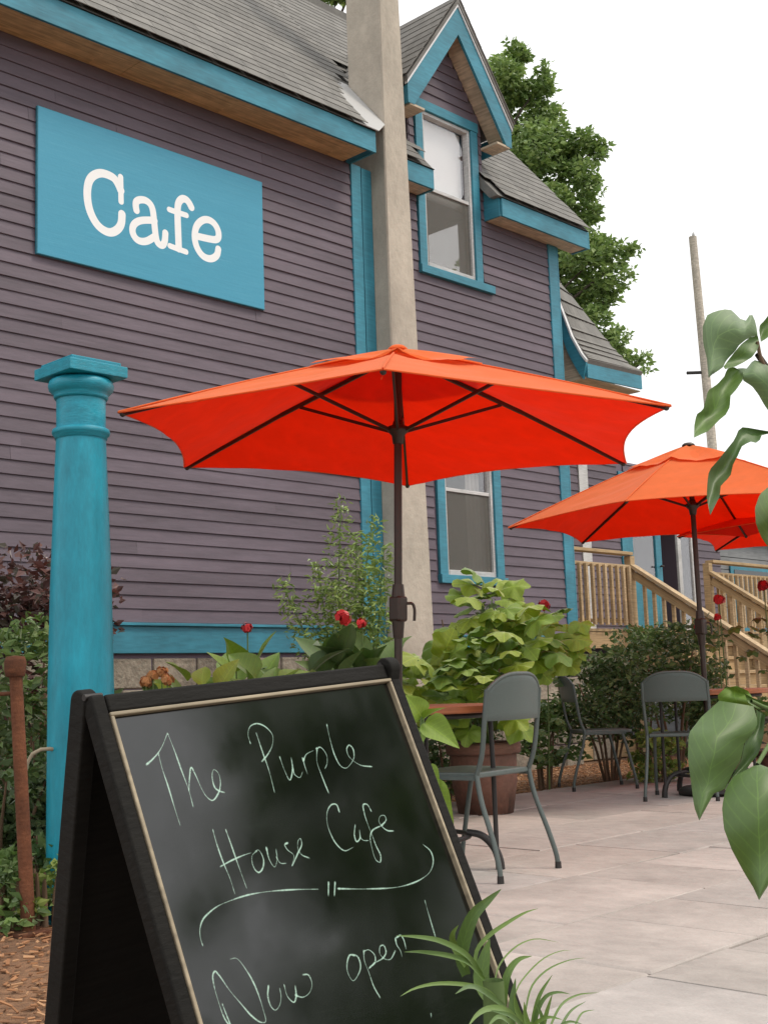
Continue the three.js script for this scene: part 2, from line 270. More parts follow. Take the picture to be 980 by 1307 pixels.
{
  const patio = new THREE.Group(); patio.name = 'patio'; patio.userData.kind = 'structure'; scene.add(patio);
  const base = new THREE.PlaneGeometry(11.2, 7.6); base.rotateX(-Math.PI / 2); base.translate(7.9, -0.022, -2.3); { const p = base.attributes.position, u = base.attributes.uv; for (let i = 0; i < p.count; i++) u.setXY(i, p.getX(i), p.getZ(i)); }
  // sand bed cut back so it stays under the slabs
  const s = new THREE.Shape(); const L = [[patioLeft(-6.0) + 0.15, 6.0], [13.2, 6.0], [13.2, -1.2], [1.8, -1.2], [patioLeft(-1.2) + 0.2, 1.2]]; L.forEach((q, i) => i ? s.lineTo(q[0], q[1]) : s.moveTo(q[0], q[1]));
  const sg = new THREE.ShapeGeometry(s); sg.rotateX(-Math.PI / 2); sg.translate(0, -0.014, 0); mesh('joint_sand', sg, M.sand, patio);
  const slab = (x0, x1, z0, z1, y) => { // chamfered stone slab
    const c = 0.007, j = () => rr(-0.004, 0.004), T = [[x0 + c + j(), z0 + c + j()], [x1 - c + j(), z0 + c + j()], [x1 - c + j(), z1 - c + j()], [x0 + c + j(), z1 - c + j()]], B = [[x0, z0], [x1, z0], [x1, z1], [x0, z1]].map(([a, b]) => [a + j() * .6, b + j() * .6]);
    const P = [], U = [], tilt = T.map(() => y + rr(-0.0025, 0.0025)); const quad = (a, b, d, e) => { for (const q of [a, b, d, a, d, e]) { P.push(...q); U.push(q[0] + y * 90, q[2] + y * 140); } };
    const t3 = T.map(([a, b], i) => [a, tilt[i], b]), m3 = B.map(([a, b], i) => [a, tilt[i] - c, b]), b3 = B.map(([a, b]) => [a, -0.05, b]);
    quad(t3[3], t3[2], t3[1], t3[0]);
    for (let i = 0; i < 4; i++) { const k = (i + 1) % 4; quad(t3[i], t3[k], m3[k], m3[i]); quad(m3[i], m3[k], b3[k], b3[i]); }
    const g = new THREE.BufferGeometry(); g.setAttribute('position', new THREE.Float32BufferAttribute(P, 3)); g.setAttribute('uv', new THREE.Float32BufferAttribute(U, 2)); g.computeVertexNormals(); return g;
  };
  let z = -6.05, row = 0, count = 0;
  while (z < 0.9) {
    const d = pick([0.46, 0.62, 0.62, 0.76]), z1 = z + d; let x = patioLeft(z + d / 2) + rr(-0.16, 0.12);
    while (x < 12.6) { const w = pick([0.46, 0.62, 0.76, 0.92, 0.92]); const x1 = x + w;
      if (d > 0.7 && rnd() < 0.35) { const zm = z + d * 0.5; for (const [a, b] of [[z, zm], [zm, z1]]) { mesh('paver', slab(x + 0.003, x1 - 0.003, a + 0.003, b - 0.003, rr(-0.002, 0.003)), pick(M.paver), patio); count++; } }
      else { mesh('paver', slab(x + 0.003, x1 - 0.003, z + 0.003, z1 - 0.003, rr(-0.002, 0.003)), pick(M.paver), patio); count++; }
      x = x1; }
    z = z1; row++;
  }
  console.log('pavers', count);
}

// ================================================================= the house
const ZW = -7.84, ZR = -7.94, SLOPE = Math.tan(rad(50)), CLAP = 0.1016;
const house = thing('house', 'purple clapboard house with teal trim, grey shingle roof and front dormer', 'house', V(6.2, 0, -8));
function clapBoard(x0, x1, y, z, h = CLAP) { // lapped board: thick lower edge, thin upper edge
  const P = [], U = [], b = 0.0195, t = 0.006, H = h + 0.012, c = 0.003;
  const pr = [[0, 0], [0, b - c], [c, b], [H, t], [H, 0]], o = rr(0, 20), o2 = rr(0, 20);
  const q = (a, bb, cc, d, uv) => { for (const i of [a, bb, cc, a, cc, d]) { P.push(i[0], y + i[1], z + i[2]); U.push(i[0] + o, i[1] + i[2] + o2); } };
  for (let i = 0; i < 5; i++) { const A = pr[i], B = pr[(i + 1) % 5]; q([x0, ...A], [x1, ...A], [x1, ...B], [x0, ...B]); }
  for (const [x, s] of [[x0, 1], [x1, 0]]) { const r = pr.map((k) => [x, ...k]); if (s) { q(r[0], r[1], r[3], r[4]); P.push(); } else q(r[4], r[3], r[1], r[0]); }
  const g = new THREE.BufferGeometry(); g.setAttribute('position', new THREE.Float32BufferAttribute(P, 3)); g.setAttribute('uv', new THREE.Float32BufferAttribute(U, 2)); g.computeVertexNormals(); return g;
}
function clad(parent, x0, x1, y0, y1, z, holes = [], lim) {
  for (let y = y0, k = 0; y < y1 - 0.02; y += CLAP, k++) {
    const yc = y + CLAP / 2, h = Math.min(CLAP, y1 - y - 0.013); let segs = [lim ? lim(yc) : [x0, x1]];
    for (const [a, b, c, d] of holes) if (yc > c && yc < d) segs = segs.flatMap(([p, q]) => b <= p || a >= q ? [[p, q]] : [[p, a], [b, q]].filter(([m, n]) => n - m > 0.02));
    for (const [p, q] of segs) { if (q - p < 0.04) continue; let s = p; while (q - s > 4.2) { const e = s + rr(1.7, 3.9); if (q - e < 0.7) break; part('clapboard', clapBoard(s, e - 0.0015, y, z + rr(-0.0015, 0.0015), h), pick(M.clap), parent); s = e; } part('clapboard', clapBoard(s, q, y, z + rr(-0.0015, 0.0015), h), pick(M.clap), parent); }
  }
}
// sheathing behind the boards, with the two window openings left free
const UWIN = [8.92, 9.67, 4.93, 6.57], LWIN = [9.04, 9.785, 1.88, 3.56];
part('sheathing', merge([
  box(0.6, 8.07, 0, 5.64, ZW - 0.2, ZW - 0.004), box(0.6, 0.8, 0, 5.6, -13.2, ZW - 0.2),
  ...[[8.07, 8.92, 0, 5.64], [8.92, 9.04, 0, 4.93], [9.04, 9.785, 0, 1.88], [9.04, 9.67, 3.56, 4.93], [9.67, 9.785, 3.56, 5.64], [9.785, 11.09, 0, 5.64]].map(([p, q, r, t]) => box(p, q, r, t, ZR - 0.2, ZR - 0.004)),
  box(10.99, 11.08, 0, 5.6, -13.2, ZR - 0.21), box(0.6, 11.09, 0, 5.6, -13.4, -13.2),
]), M.core, house);
clad(house, 0.6, 7.79, 1.365, 5.64, ZW);
clad(house, 8.5, 10.93, 1.30, 5.64, ZR, [[8.89, 9.90, 1.82, 3.70], [8.80, 9.80, 4.86, 6.7]]);
// foundation of rough blocks
for (let r = 0; r < 5; r++) { let x = 0.6 + (r % 2) * -0.2; while (x < 11.0) { const w = rr(0.36, 0.5); part('foundation_block', rbox(Math.max(0.6, x), Math.min(11.1, x + w - 0.012), -0.05 + r * 0.232, -0.05 + r * 0.232 + 0.222, ZR - 0.1, ZW + 0.014 + rr(-0.006, 0.006) - (x > 8.06 ? 0.1 : 0), 0.012), pick(M.foundation), house); x += w; } }
// water table, corner boards, frieze
part('water_table', merge([rbox(0.6, 8.06, 1.135, 1.34, ZW, ZW + 0.035), rbox(0.6, 8.06, 1.34, 1.362, ZW, ZW + 0.06, 0.004)]), M.teal, house);
part('water_table', merge([rbox(8.4, 11.12, 1.10, 1.285, ZR, ZR + 0.035), rbox(8.4, 11.13, 1.285, 1.303, ZR, ZR + 0.06, 0.004)]), M.teal, house);
part('corner_board', rbox(7.79, 7.915, 1.365, 5.638, ZW, ZW + 0.03), M.teal, house);
part('corner_board', rbox(7.935, 8.066, 1.365, 5.638, ZW - 0.02, ZW + 0.018), M.teal, house);
part('corner_board', rbox(10.93, 11.085, 1.305, 5.636, ZR, ZR + 0.03), M.teal, house);
part('corner_board', rbox(11.088, 11.115, 1.305, 5.636, ZR - 0.13, ZR + 0.027), M.teal, house);
// eaves: fascia boards, soffits, drip edges
const ZE = -7.49, ZE2 = -7.70;
part('fascia', rbox(0.4, 7.80, 5.632, 5.835, ZE - 0.025, ZE, 0.004), M.teal, house);
part('fascia_end', rbox(7.775, 7.8, 5.632, 5.83, ZW - 0.02, ZE - 0.027, 0.003), M.teal, house);
for (let x = 0.4; x < 7.7; x += 2.44) part('soffit_board', rbox(x, Math.min(7.774, x + 2.437), 5.642, 5.655, ZW + 0.002, ZE - 0.026, 0.002), M.soffit, house);
part('drip_edge', rbox(0.4, 7.80, 5.835, 5.843, ZW, ZE + 0.012, 0.002), M.iron, house);
const eaveR = (x0, x1) => {
  part('fascia', rbox(x0, x1, 5.628, 5.825, ZE2 - 0.025, ZE2, 0.004), M.teal, house);
  part('soffit_board', rbox(x0, x1, 5.64, 5.652, ZR + 0.002, ZE2 - 0.026, 0.002), M.soffitPale, house);
  part('drip_edge', rbox(x0, x1, 5.826, 5.834, ZR, ZE2 + 0.012, 0.002), M.iron, house);
};
eaveR(8.37, 8.82); eaveR(9.875, 11.40);
part('eave_return', prism([[-(ZE2 - 0.026), 5.63], [-(ZR), 5.63], [-(ZR - 0.12), 6.14 + 0.10], [-(ZE2 - 0.026), 5.822]], 9.855, 9.874), M.teal, house);
part('eave_return', prism([[-(ZE2 - 0.026), 5.63], [-(ZR), 5.63], [-(ZR - 0.12), 6.14 + 0.10], [-(ZE2 - 0.026), 5.822]], 8.821, 8.84), M.teal, house);
part('eave_return', prism([[-(ZE2), 5.63], [-(ZR), 5.63], [-(-10.4), 9.0], [-(-10.4), 9.22], [-(ZE2), 5.824]], 11.401, 11.425), M.teal, house);
// roof: decking plus separate shingle tabs in overlapping courses
function roofSlab(x0, x1, ze, ye, zr) { const yr = ye + (ze - zr) * SLOPE; return prism([[-ze, ye - 0.0], [-zr, yr], [-zr, yr - 0.14], [-(ze - 0.11), ye - 0.0]], x0, x1); }
const ZRIDGE = -10.4;
const roof = part('roof', merge([roofSlab(0.3, 7.79, ZE + 0.015, 5.838, ZRIDGE), roofSlab(7.79, 8.066, -7.63, 5.838 + (ZE + 0.015 + 7.63) * SLOPE, ZRIDGE), roofSlab(8.066, 8.2, -8.11, 5.838 + (ZE + 0.015 + 8.11) * SLOPE, ZRIDGE), roofSlab(8.2, 8.79, ZE2 + 0.015, 5.83, ZRIDGE), roofSlab(9.79, 11.4, ZE2 + 0.015, 5.83, ZRIDGE), roofSlab(8.79, 9.79, -9.0, 5.83 + (ZE2 + 0.015 + 9.0) * SLOPE, ZRIDGE),
  prism([[10.39, 9.2], [13.5, 5.6], [13.5, 5.5], [10.39, 9.0]], 0.3, 11.4)]), M.shingle[3], house);
function shingles(x0, x1, ze, ye, zTop, skip, lim) {
  const ex = 0.142, cs = Math.cos(rad(50)), sn = Math.sin(rad(50)), Ls = (ze - zTop) / cs, lists = [[], [], [], []];
  for (let c = 0; c * ex < Ls; c++) { let x = x0 - rr(0, 0.25); while (x < x1) { const w = 0.305, a = Math.max(x0, x) + 0.002, b0 = Math.min(x1, x + w) - 0.003; x += w;
    const s = c * ex + rr(-0.003, 0.003), d = s * cs, zz = ze - d, yy = ye + d * Math.tan(rad(50)), b = lim ? Math.min(b0, lim(zz)) : b0; if (b - a < 0.03 || (skip && skip((a + b) / 2, zz))) continue;
    const len = Math.min(ex + 0.05, Ls - s + 0.02); const g = new THREE.BoxGeometry(b - a, 0.0055, len); g.translate((a + b) / 2, 0.0085, -len / 2); uvBox(g); { const u = g.attributes.uv, o = rr(0, 9); for (let i = 0; i < u.count; i++) u.setXY(i, u.getX(i) + o, u.getY(i) + o); }
    // each course tips up a little so that its lower edge stands proud of the course below
    g.applyMatrix4(new THREE.Matrix4().makeRotationX(rad(50) - 0.038)); g.translate(0, yy + cs * 0.012, zz + sn * 0.012);
    lists[Math.floor(rnd() * 4)].push(g); } }
  lists.forEach((l, i) => { if (l.length) { const p = worldOf(house); const m = merge(l); m.translate(-p.x, -p.y, -p.z); const o = mesh('shingles', m, M.shingle[i], roof); o.position.set(0, 0, 0); o.userData.kind = 'stuff'; } });
}
shingles(0.3, 8.2, ZE + 0.03, 5.845, ZRIDGE, null, (z) => z > -8.12 ? 7.66 + Math.max(0, -7.75 - z) * 0.9 : 8.2);
shingles(8.2, 11.42, ZE2 + 0.03, 5.838, ZRIDGE, (x, z) => (x > 8.78 && x < 9.8 && z > -8.95) || (x < 8.37 && z > -8.12));
part('ridge_cap', prism([[10.30, 9.18], [10.42, 9.33], [10.55, 9.18]], 0.3, 8.2), M.shingle[1], house);
// metal flashing beside the concrete post
{ const pl = (x, s) => { const d = s * Math.cos(rad(50)); return [x, 5.838 + d * SLOPE + 0.010, ZE + 0.015 - d + 0.010]; };
  const A = [pl(7.5, -0.015), pl(7.81, -0.015), pl(8.064, 0.24), pl(8.064, 1.0), pl(7.8, 1.0), pl(7.5, 0.9), pl(7.45, 0.4)]; const P = []; for (let i = 1; i < 6; i++) for (const k of [0, i, i + 1]) P.push(...A[k]);
  for (let i = 0; i < 7; i++) { const a = A[i], b = A[(i + 1) % 7]; const lo = (q) => [q[0], q[1] - 0.006, q[2] - 0.004]; P.push(...a, ...lo(a), ...b, ...b, ...lo(a), ...lo(b)); }
  const up = [[8.064, 5.80, ZE + 0.02], [8.064, 5.95, ZE + 0.02]];
  const g = new THREE.BufferGeometry(); g.setAttribute('position', new THREE.Float32BufferAttribute(P, 3)); g.setAttribute('uv', new THREE.Float32BufferAttribute(new Array(P.length / 3 * 2).fill(0), 2)); g.computeVertexNormals(); part('flashing', g, M.white, house); }

// ---- dormer
const XC = 9.29, YA = 7.72, DS = 1.365; // axis, apex height, slope of the rakes
const dormer = new THREE.Group(); dormer.name = 'dormer'; house.add(dormer); dormer.position.set(XC - 6.2, 5.7, ZR + 8);
const rakeTop = (x) => YA - Math.abs(x - XC) * DS;
part('dormer_wall', merge([box(8.73, UWIN[0], 5.642, 6.62, ZR - 0.12, ZR - 0.004), box(UWIN[1], 9.85, 5.642, 6.62, ZR - 0.12, ZR - 0.004), prism([[8.73, 6.57], [9.85, 6.57], [9.85, 6.72], [XC, 7.42], [8.73, 6.72]], ZR - 0.12, ZR - 0.0045, 'z'), box(8.73, 8.82, 5.7, 6.7, -9.2, ZR - 0.12), box(9.76, 9.85, 5.7, 6.7, -9.2, ZR - 0.12)]), M.core, dormer);
clad(dormer, 8.73, 9.85, 5.64, 6.66, ZR, [[8.80, 9.80, 4.8, 6.7]]);
clad(dormer, 8.73, 9.85, 6.68, 7.42, ZR, [], (y) => { const hw = Math.min(0.56, (YA - 0.27 - y) / DS); return hw > 0.03 ? [XC - hw, XC + hw] : [0, 0]; });
// cheek boards on the side that faces the street corner
for (let y = 5.75; y < 6.6; y += CLAP) { const g = clapBoard(-9.0, ZR + 0.01, y, 0); g.applyMatrix4(new THREE.Matrix4().makeBasis(V(0, 0, 1), V(0, 1, 0), V(-1, 0, 0))); g.translate(8.728, 0, 0); part('clapboard', g, pick(M.clap), dormer); }
for (const s of [-1, 1]) {
  const foot = XC + s * 0.80, yF = rakeTop(foot), th = 0.30;
  const o = [[XC, YA], [foot, yF], [foot, yF - 0.2], [foot - s * 0.09, yF - 0.2 + 0.002], [XC, YA - th]];
  part('rake_board', prism(s > 0 ? o.slice().reverse() : o, ZE2 - 0.028, ZE2, 'z'), M.teal, dormer);
  const e = [[XC, YA + 0.002], [foot + s * 0.012, yF - 0.014], [foot + s * 0.012, yF + 0.018], [XC, YA + 0.034]];
  part('drip_edge', prism(s > 0 ? e.slice().reverse() : e, ZE2 - 0.03, ZE2 + 0.012, 'z'), M.dripEdge, dormer);
  const so = [[XC + s * 0.02, YA - th + 0.03], [foot - s * 0.03, yF - 0.18], [foot - s * 0.03, yF - 0.165], [XC + s * 0.02, YA - th + 0.045]];
  part('soffit_board', prism(s > 0 ? so.slice().reverse() : so, ZR + 0.002, ZE2 - 0.03, 'z'), M.soffitPale, dormer);
  const fa = rbox(Math.min(foot, foot - s * 0.02), Math.max(foot, foot - s * 0.02), yF - 0.2, yF - 0.02, -8.6, ZE2 - 0.03, 0.003); part('dormer_fascia', fa, M.teal, dormer);
  part('frieze_block', rbox(Math.min(foot - s * .03, foot - s * 0.24), Math.max(foot - s * .03, foot - s * 0.24), yF - 0.215, yF - 0.19, ZR + 0.002, ZE2 - 0.004, 0.003), M.soffitPale, dormer);
  const rs = [[XC, YA + 0.036], [foot + s * 0.02, yF + 0.012], [foot + s * 0.02, yF + 0.06], [XC, YA + 0.09]];
  const rf = part('dormer_roof', prism(s > 0 ? rs.slice().reverse() : rs, -9.3, ZE2 + 0.02, 'z'), M.shingle[3], dormer);
  // shingle tabs on the dormer slope
  const ang = Math.atan(DS), L = 0.82 / Math.cos(ang), lists = [[], [], [], []];
  for (let c = 0; c * 0.142 < L; c++) { let z = -9.3 - rr(0, 0.2); while (z < ZE2 + 0.02) { const a = Math.max(-9.3, z) + 0.002, b = Math.min(ZE2 + 0.025, z + 0.305) - 0.003; z += 0.305; if (b - a < 0.03) continue; const len = Math.min(0.18, L - c * 0.142 + 0.01);
    const g = new THREE.BoxGeometry(len, 0.007, b - a); uvBox(g); { const u = g.attributes.uv, o = rr(0, 9); for (let i = 0; i < u.count; i++) u.setXY(i, u.getX(i) + o, u.getY(i) + o); }
    g.translate(-len / 2, 0.01, (a + b) / 2); g.applyMatrix4(new THREE.Matrix4().makeRotationZ(-ang + 0.04)); if (s < 0) g.applyMatrix4(new THREE.Matrix4().makeScale(-1, 1, 1));
    const d = L - c * 0.142; g.translate(XC + s * (d * Math.cos(ang) + 0.02), YA + 0.092 - d * Math.sin(ang), 0);
    if (s < 0) { const ix = g.index.array; for (let i = 0; i < ix.length; i += 3) { const t = ix[i]; ix[i] = ix[i + 1]; ix[i + 1] = t; } }
    lists[Math.floor(rnd() * 4)].push(g); } }
  lists.forEach((l, i) => { if (!l.length) return; const m = merge(l); const w = worldOf(dormer); m.translate(-w.x, -w.y, -w.z); const o = mesh('shingles', m, M.shingle[i], dormer); o.userData.kind = 'stuff'; });
}

// ---- windows
function win(x0, x1, y0, y1, ym, z, tw, sillExt) {
  const w = new THREE.Group(); w.name = 'window'; house.add(w); w.position.set((x0 + x1) / 2 - 6.2, y0, z + 8);
  const T = (n, a, b, c, d, e, f, m = M.teal, r = 0.004) => part(n, rbox(a, b, c, d, e, f, r), m, w);
  T('casing', x0 - tw, x0 - 0.001, y0 - 0.002, y1 + 0.001, z, z + 0.032); T('casing', x1 + 0.001, x1 + tw, y0 - 0.002, y1 + 0.001, z, z + 0.032);
  T('head_casing', x0 - tw - 0.01, x1 + tw + 0.01, y1 + 0.002, y1 + tw, z, z + 0.038);
  T('sill', x0 - tw - 0.01, x1 + tw + sillExt, y0 - 0.085, y0 - 0.003, z, z + 0.055);
  const fr = 0.035, zz = z - 0.01;
  T('frame', x0, x0 + fr, y0, y1, zz - 0.05, zz + 0.02, M.white); T('frame', x1 - fr, x1, y0, y1, zz - 0.05, zz + 0.02, M.white);
  T('frame', x0 + fr, x1 - fr, y0, y0 + 0.05, zz - 0.05, zz + 0.024, M.white); T('frame', x0 + fr, x1 - fr, y1 - fr, y1, zz - 0.05, zz + 0.02, M.white);
  T('meeting_rail', x0 + fr, x1 - fr, ym - 0.018, ym + 0.018, zz - 0.05, zz + 0.006, M.white);
  part('pane', box(x0 + fr, x1 - fr, ym + 0.018, y1 - fr, zz - 0.024, zz - 0.021), M.glass, w);
  part('pane', box(x0 + fr, x1 - fr, y0 + 0.05, ym - 0.018, zz - 0.034, zz - 0.031), M.glass, w);
  part('insect_screen', box(x0 + fr, x1 - fr, y0 + 0.05, ym - 0.018, zz - 0.008, zz - 0.007), M.screen, w);
  return w;
}
const w1 = win(...UWIN, 5.77, ZR, 0.105, 0.16);
tag(w1, 'tall sash window set in the front dormer'); part('blind', box(8.96, 9.63, 5.70, 6.54, ZR - 0.10, ZR - 0.095), M.blind, w1);
const w2 = win(...LWIN, 2.72, ZR, 0.115, 0.02); tag(w2, 'sash window on the ground floor beside the concrete post');
part('blind', box(9.08, 9.75, 2.96, 3.54, ZR - 0.10, ZR - 0.095), M.blind, w2);
for (const [w, x0, x1, y0, y1] of [[w1, 8.95, 9.15, 4.95, 5.69], [w2, 9.07, 9.24, 1.9, 2.95], [w2, 9.58, 9.76, 1.9, 2.95]]) { // gathered curtains
  const g = new THREE.PlaneGeometry(x1 - x0, y1 - y0, 24, 1), p = g.attributes.position; for (let i = 0; i < p.count; i++) p.setZ(i, 0.018 * Math.sin(p.getX(i) * 95)); g.computeVertexNormals(); g.translate((x0 + x1) / 2, (y0 + y1) / 2, ZR - 0.16); part('curtain', g, M.curtain, w); }
part('attic_floor', box(0.85, 10.95, 4.2, 4.25, -13.1, ZR - 0.25), M.deck[1], house);

// ---- porch behind the corner: wall, door, flared roof
const ZP = -9.3;
part('porch_wall', merge([box(11.1, 14.15, 0, 5.4, ZP - 0.15, ZP - 0.004), box(15.95, 16.7, 0, 3.75, ZP - 0.15, ZP - 0.004), box(14.15, 15.95, 3.5, 3.75, ZP - 0.15, ZP - 0.004), box(14.0, 16.1, 1.3, 3.6, ZP - 1.6, ZP - 1.5), box(16.0, 16.1, 1.3, 3.6, ZP - 1.5, ZP - 0.16), box(14, 14.1, 1.3, 3.6, ZP - 1.5, ZP - 0.16), box(14, 16.1, 3.6, 3.7, ZP - 1.6, ZP - 0.16)]), M.core, house);
clad(house, 13.42, 14.1, 1.42, 5.3, ZP); clad(house, 11.12, 13.2, 1.42, 5.3, ZP); clad(house, 15.95, 16.7, 1.42, 3.7, ZP); clad(house, 14.26, 15.94, 3.61, 3.74, ZP);
part('corner_board', rbox(13.21, 13.41, 1.42, 5.3, ZP, ZP + 0.03), M.white, house);
part('door_casing', merge([rbox(14.11, 14.25, 1.42, 3.6, ZP, ZP + 0.035), rbox(14.25, 15.9, 3.46, 3.6, ZP, ZP + 0.033)]), M.teal, house);
const door = new THREE.Group(); door.name = 'door'; house.add(door); door.position.set(14.7 - 6.2, 1.42, ZP + 8); tag(door, 'teal entrance door with a tall glass light');
part('door_leaf', merge([rbox(14.28, 14.42, 1.44, 3.44, ZP - 0.04, ZP), rbox(14.98, 15.12, 1.44, 3.44, ZP - 0.04, ZP), rbox(14.421, 14.979, 1.44, 2.2, ZP - 0.04, ZP - 0.001), rbox(14.421, 14.979, 3.28, 3.44, ZP - 0.04, ZP - 0.001)]), M.teal, door);
part('pane', box(14.42, 14.98, 2.2, 3.28, ZP - 0.025, ZP - 0.02), M.glass, door);
part('handle', tube([V(15.07, 2.36, ZP), V(15.07, 2.36, ZP + 0.05), V(15.0, 2.36, ZP + 0.055)], 0.011), M.bronze, door);
part('storm_door', merge([rbox(15.47, 15.56, 1.44, 3.44, ZP + 0.01, ZP + 0.05), rbox(15.84, 15.92, 1.44, 3.44, ZP + 0.01, ZP + 0.05), rbox(15.561, 15.839, 1.44, 1.62, ZP + 0.011, ZP + 0.049), rbox(15.561, 15.839, 3.2, 3.44, ZP + 0.011, ZP + 0.049)]), M.white, house);
part('storm_door_pane', box(15.56, 15.84, 1.62, 3.2, ZP + 0.026, ZP + 0.03), M.glass, house);
part('corner_board', rbox(14.08, 14.16, 3.76, 5.3, ZP, ZP + 0.032), M.teal, house);
// flared porch roof: ruled between its two ends
{ const Lp = [[-7.80, 4.345], [-7.86, 4.43], [-7.98, 4.66], [-8.19, 5.27], [-8.40, 5.9]], Rp = [[-7.80, 4.375], [-7.95, 4.47], [-8.2, 4.76], [-8.72, 5.50], [-9.25, 6.2]], xa = 11.405, xb = 12.5, P = [], U = [];
  const lf = (k, t, o) => [xa + (xb - xa) * t, Lp[k][1] * (1 - t) + Rp[k][1] * t + o, Lp[k][0] * (1 - t) + Rp[k][0] * t + o * 0.5];
  const q = (a, b, c, d) => { for (const i of [a, b, c, a, c, d]) { P.push(...i); U.push(i[0], i[1] + i[2]); } };
  for (let k = 0; k < 4; k++) for (let i = 0; i < 8; i++) { const t0 = i / 8, t1 = (i + 1) / 8; q(lf(k, t0, 0.03), lf(k, t1, 0.03), lf(k + 1, t1, 0.03), lf(k + 1, t0, 0.03)); q(lf(k, t0, -0.02), lf(k + 1, t0, -0.02), lf(k + 1, t1, -0.02), lf(k, t1, -0.02)); }
  for (let k = 0; k < 4; k++) { q(lf(k, 1, 0.03), lf(k, 1, -0.02), lf(k + 1, 1, -0.02), lf(k + 1, 1, 0.03)); q(lf(k, 0, 0.03), lf(k + 1, 0, 0.03), lf(k + 1, 0, -0.02), lf(k, 0, -0.02)); }
  for (let i = 0; i < 8; i++) q(lf(0, i / 8, 0.03), lf(0, i / 8, -0.02), lf(0, (i + 1) / 8, -0.02), lf(0, (i + 1) / 8, 0.03));
  const g = new THREE.BufferGeometry(); g.setAttribute('position', new THREE.Float32BufferAttribute(P, 3)); g.setAttribute('uv', new THREE.Float32BufferAttribute(U, 2)); g.computeVertexNormals();
  const pr = part('porch_roof', g, M.shingle[0], house);
  // courses
  const lst = []; for (let c = 1; c < 13; c++) { const s = c / 13 * 4, k = Math.min(3, Math.floor(s)), f = s - k; const a = lf(k, 0, 0.034).map((v, i) => v * (1 - f) + lf(k + 1, 0, 0.034)[i] * f), b = lf(k, 1, 0.034).map((v, i) => v * (1 - f) + lf(k + 1, 1, 0.034)[i] * f); lst.push(bar(V(...a), V(...b), 0.05, 0.008, V(0, 0.5, 0.5))); }
  const sm = merge(lst); { const w = worldOf(house); sm.translate(-w.x, -w.y, -w.z); } mesh('shingles', sm, M.shingle[2], pr).userData.kind = 'stuff';
  const rk = Lp.map(([z, y]) => [-z, y - 0.005]).concat(Lp.slice().reverse().map(([z, y]) => [-z + 0.05, y - 0.19]));
  part('porch_rake', prism(rk.slice().reverse(), 11.372, 11.4), M.teal, house);
  const de = Lp.map(([z, y]) => [-z - 0.012, y + 0.022]).concat(Lp.slice().reverse().map(([z, y]) => [-z, y - 0.003])); part('drip_edge', prism(de.slice().reverse(), 11.36, 11.402), M.dripEdge, house);
  part('porch_fascia', prism([[11.402, 4.17], [12.5, 4.20], [12.5, 4.36], [11.402, 4.33]], -7.83, -7.805, 'z'), M.teal, house);
  part('porch_soffit', rbox(11.403, 12.498, 4.17, 4.185, ZP + 0.02, -7.832, 0.003), M.soffitPale, house);
  part('porch_end_panel', prism([[7.84, 4.18], [8.6, 4.18], [8.6, 5.85], [8.38, 5.72], [8.2, 5.15], [7.99, 4.55], [7.87, 4.33]], 11.44, 11.46), M.soffitPale, house);
  part('porch_beam', rbox(11.403, 12.498, 4.0, 4.168, -8.3, -8.15, 0.004), M.deck[1], house);
}

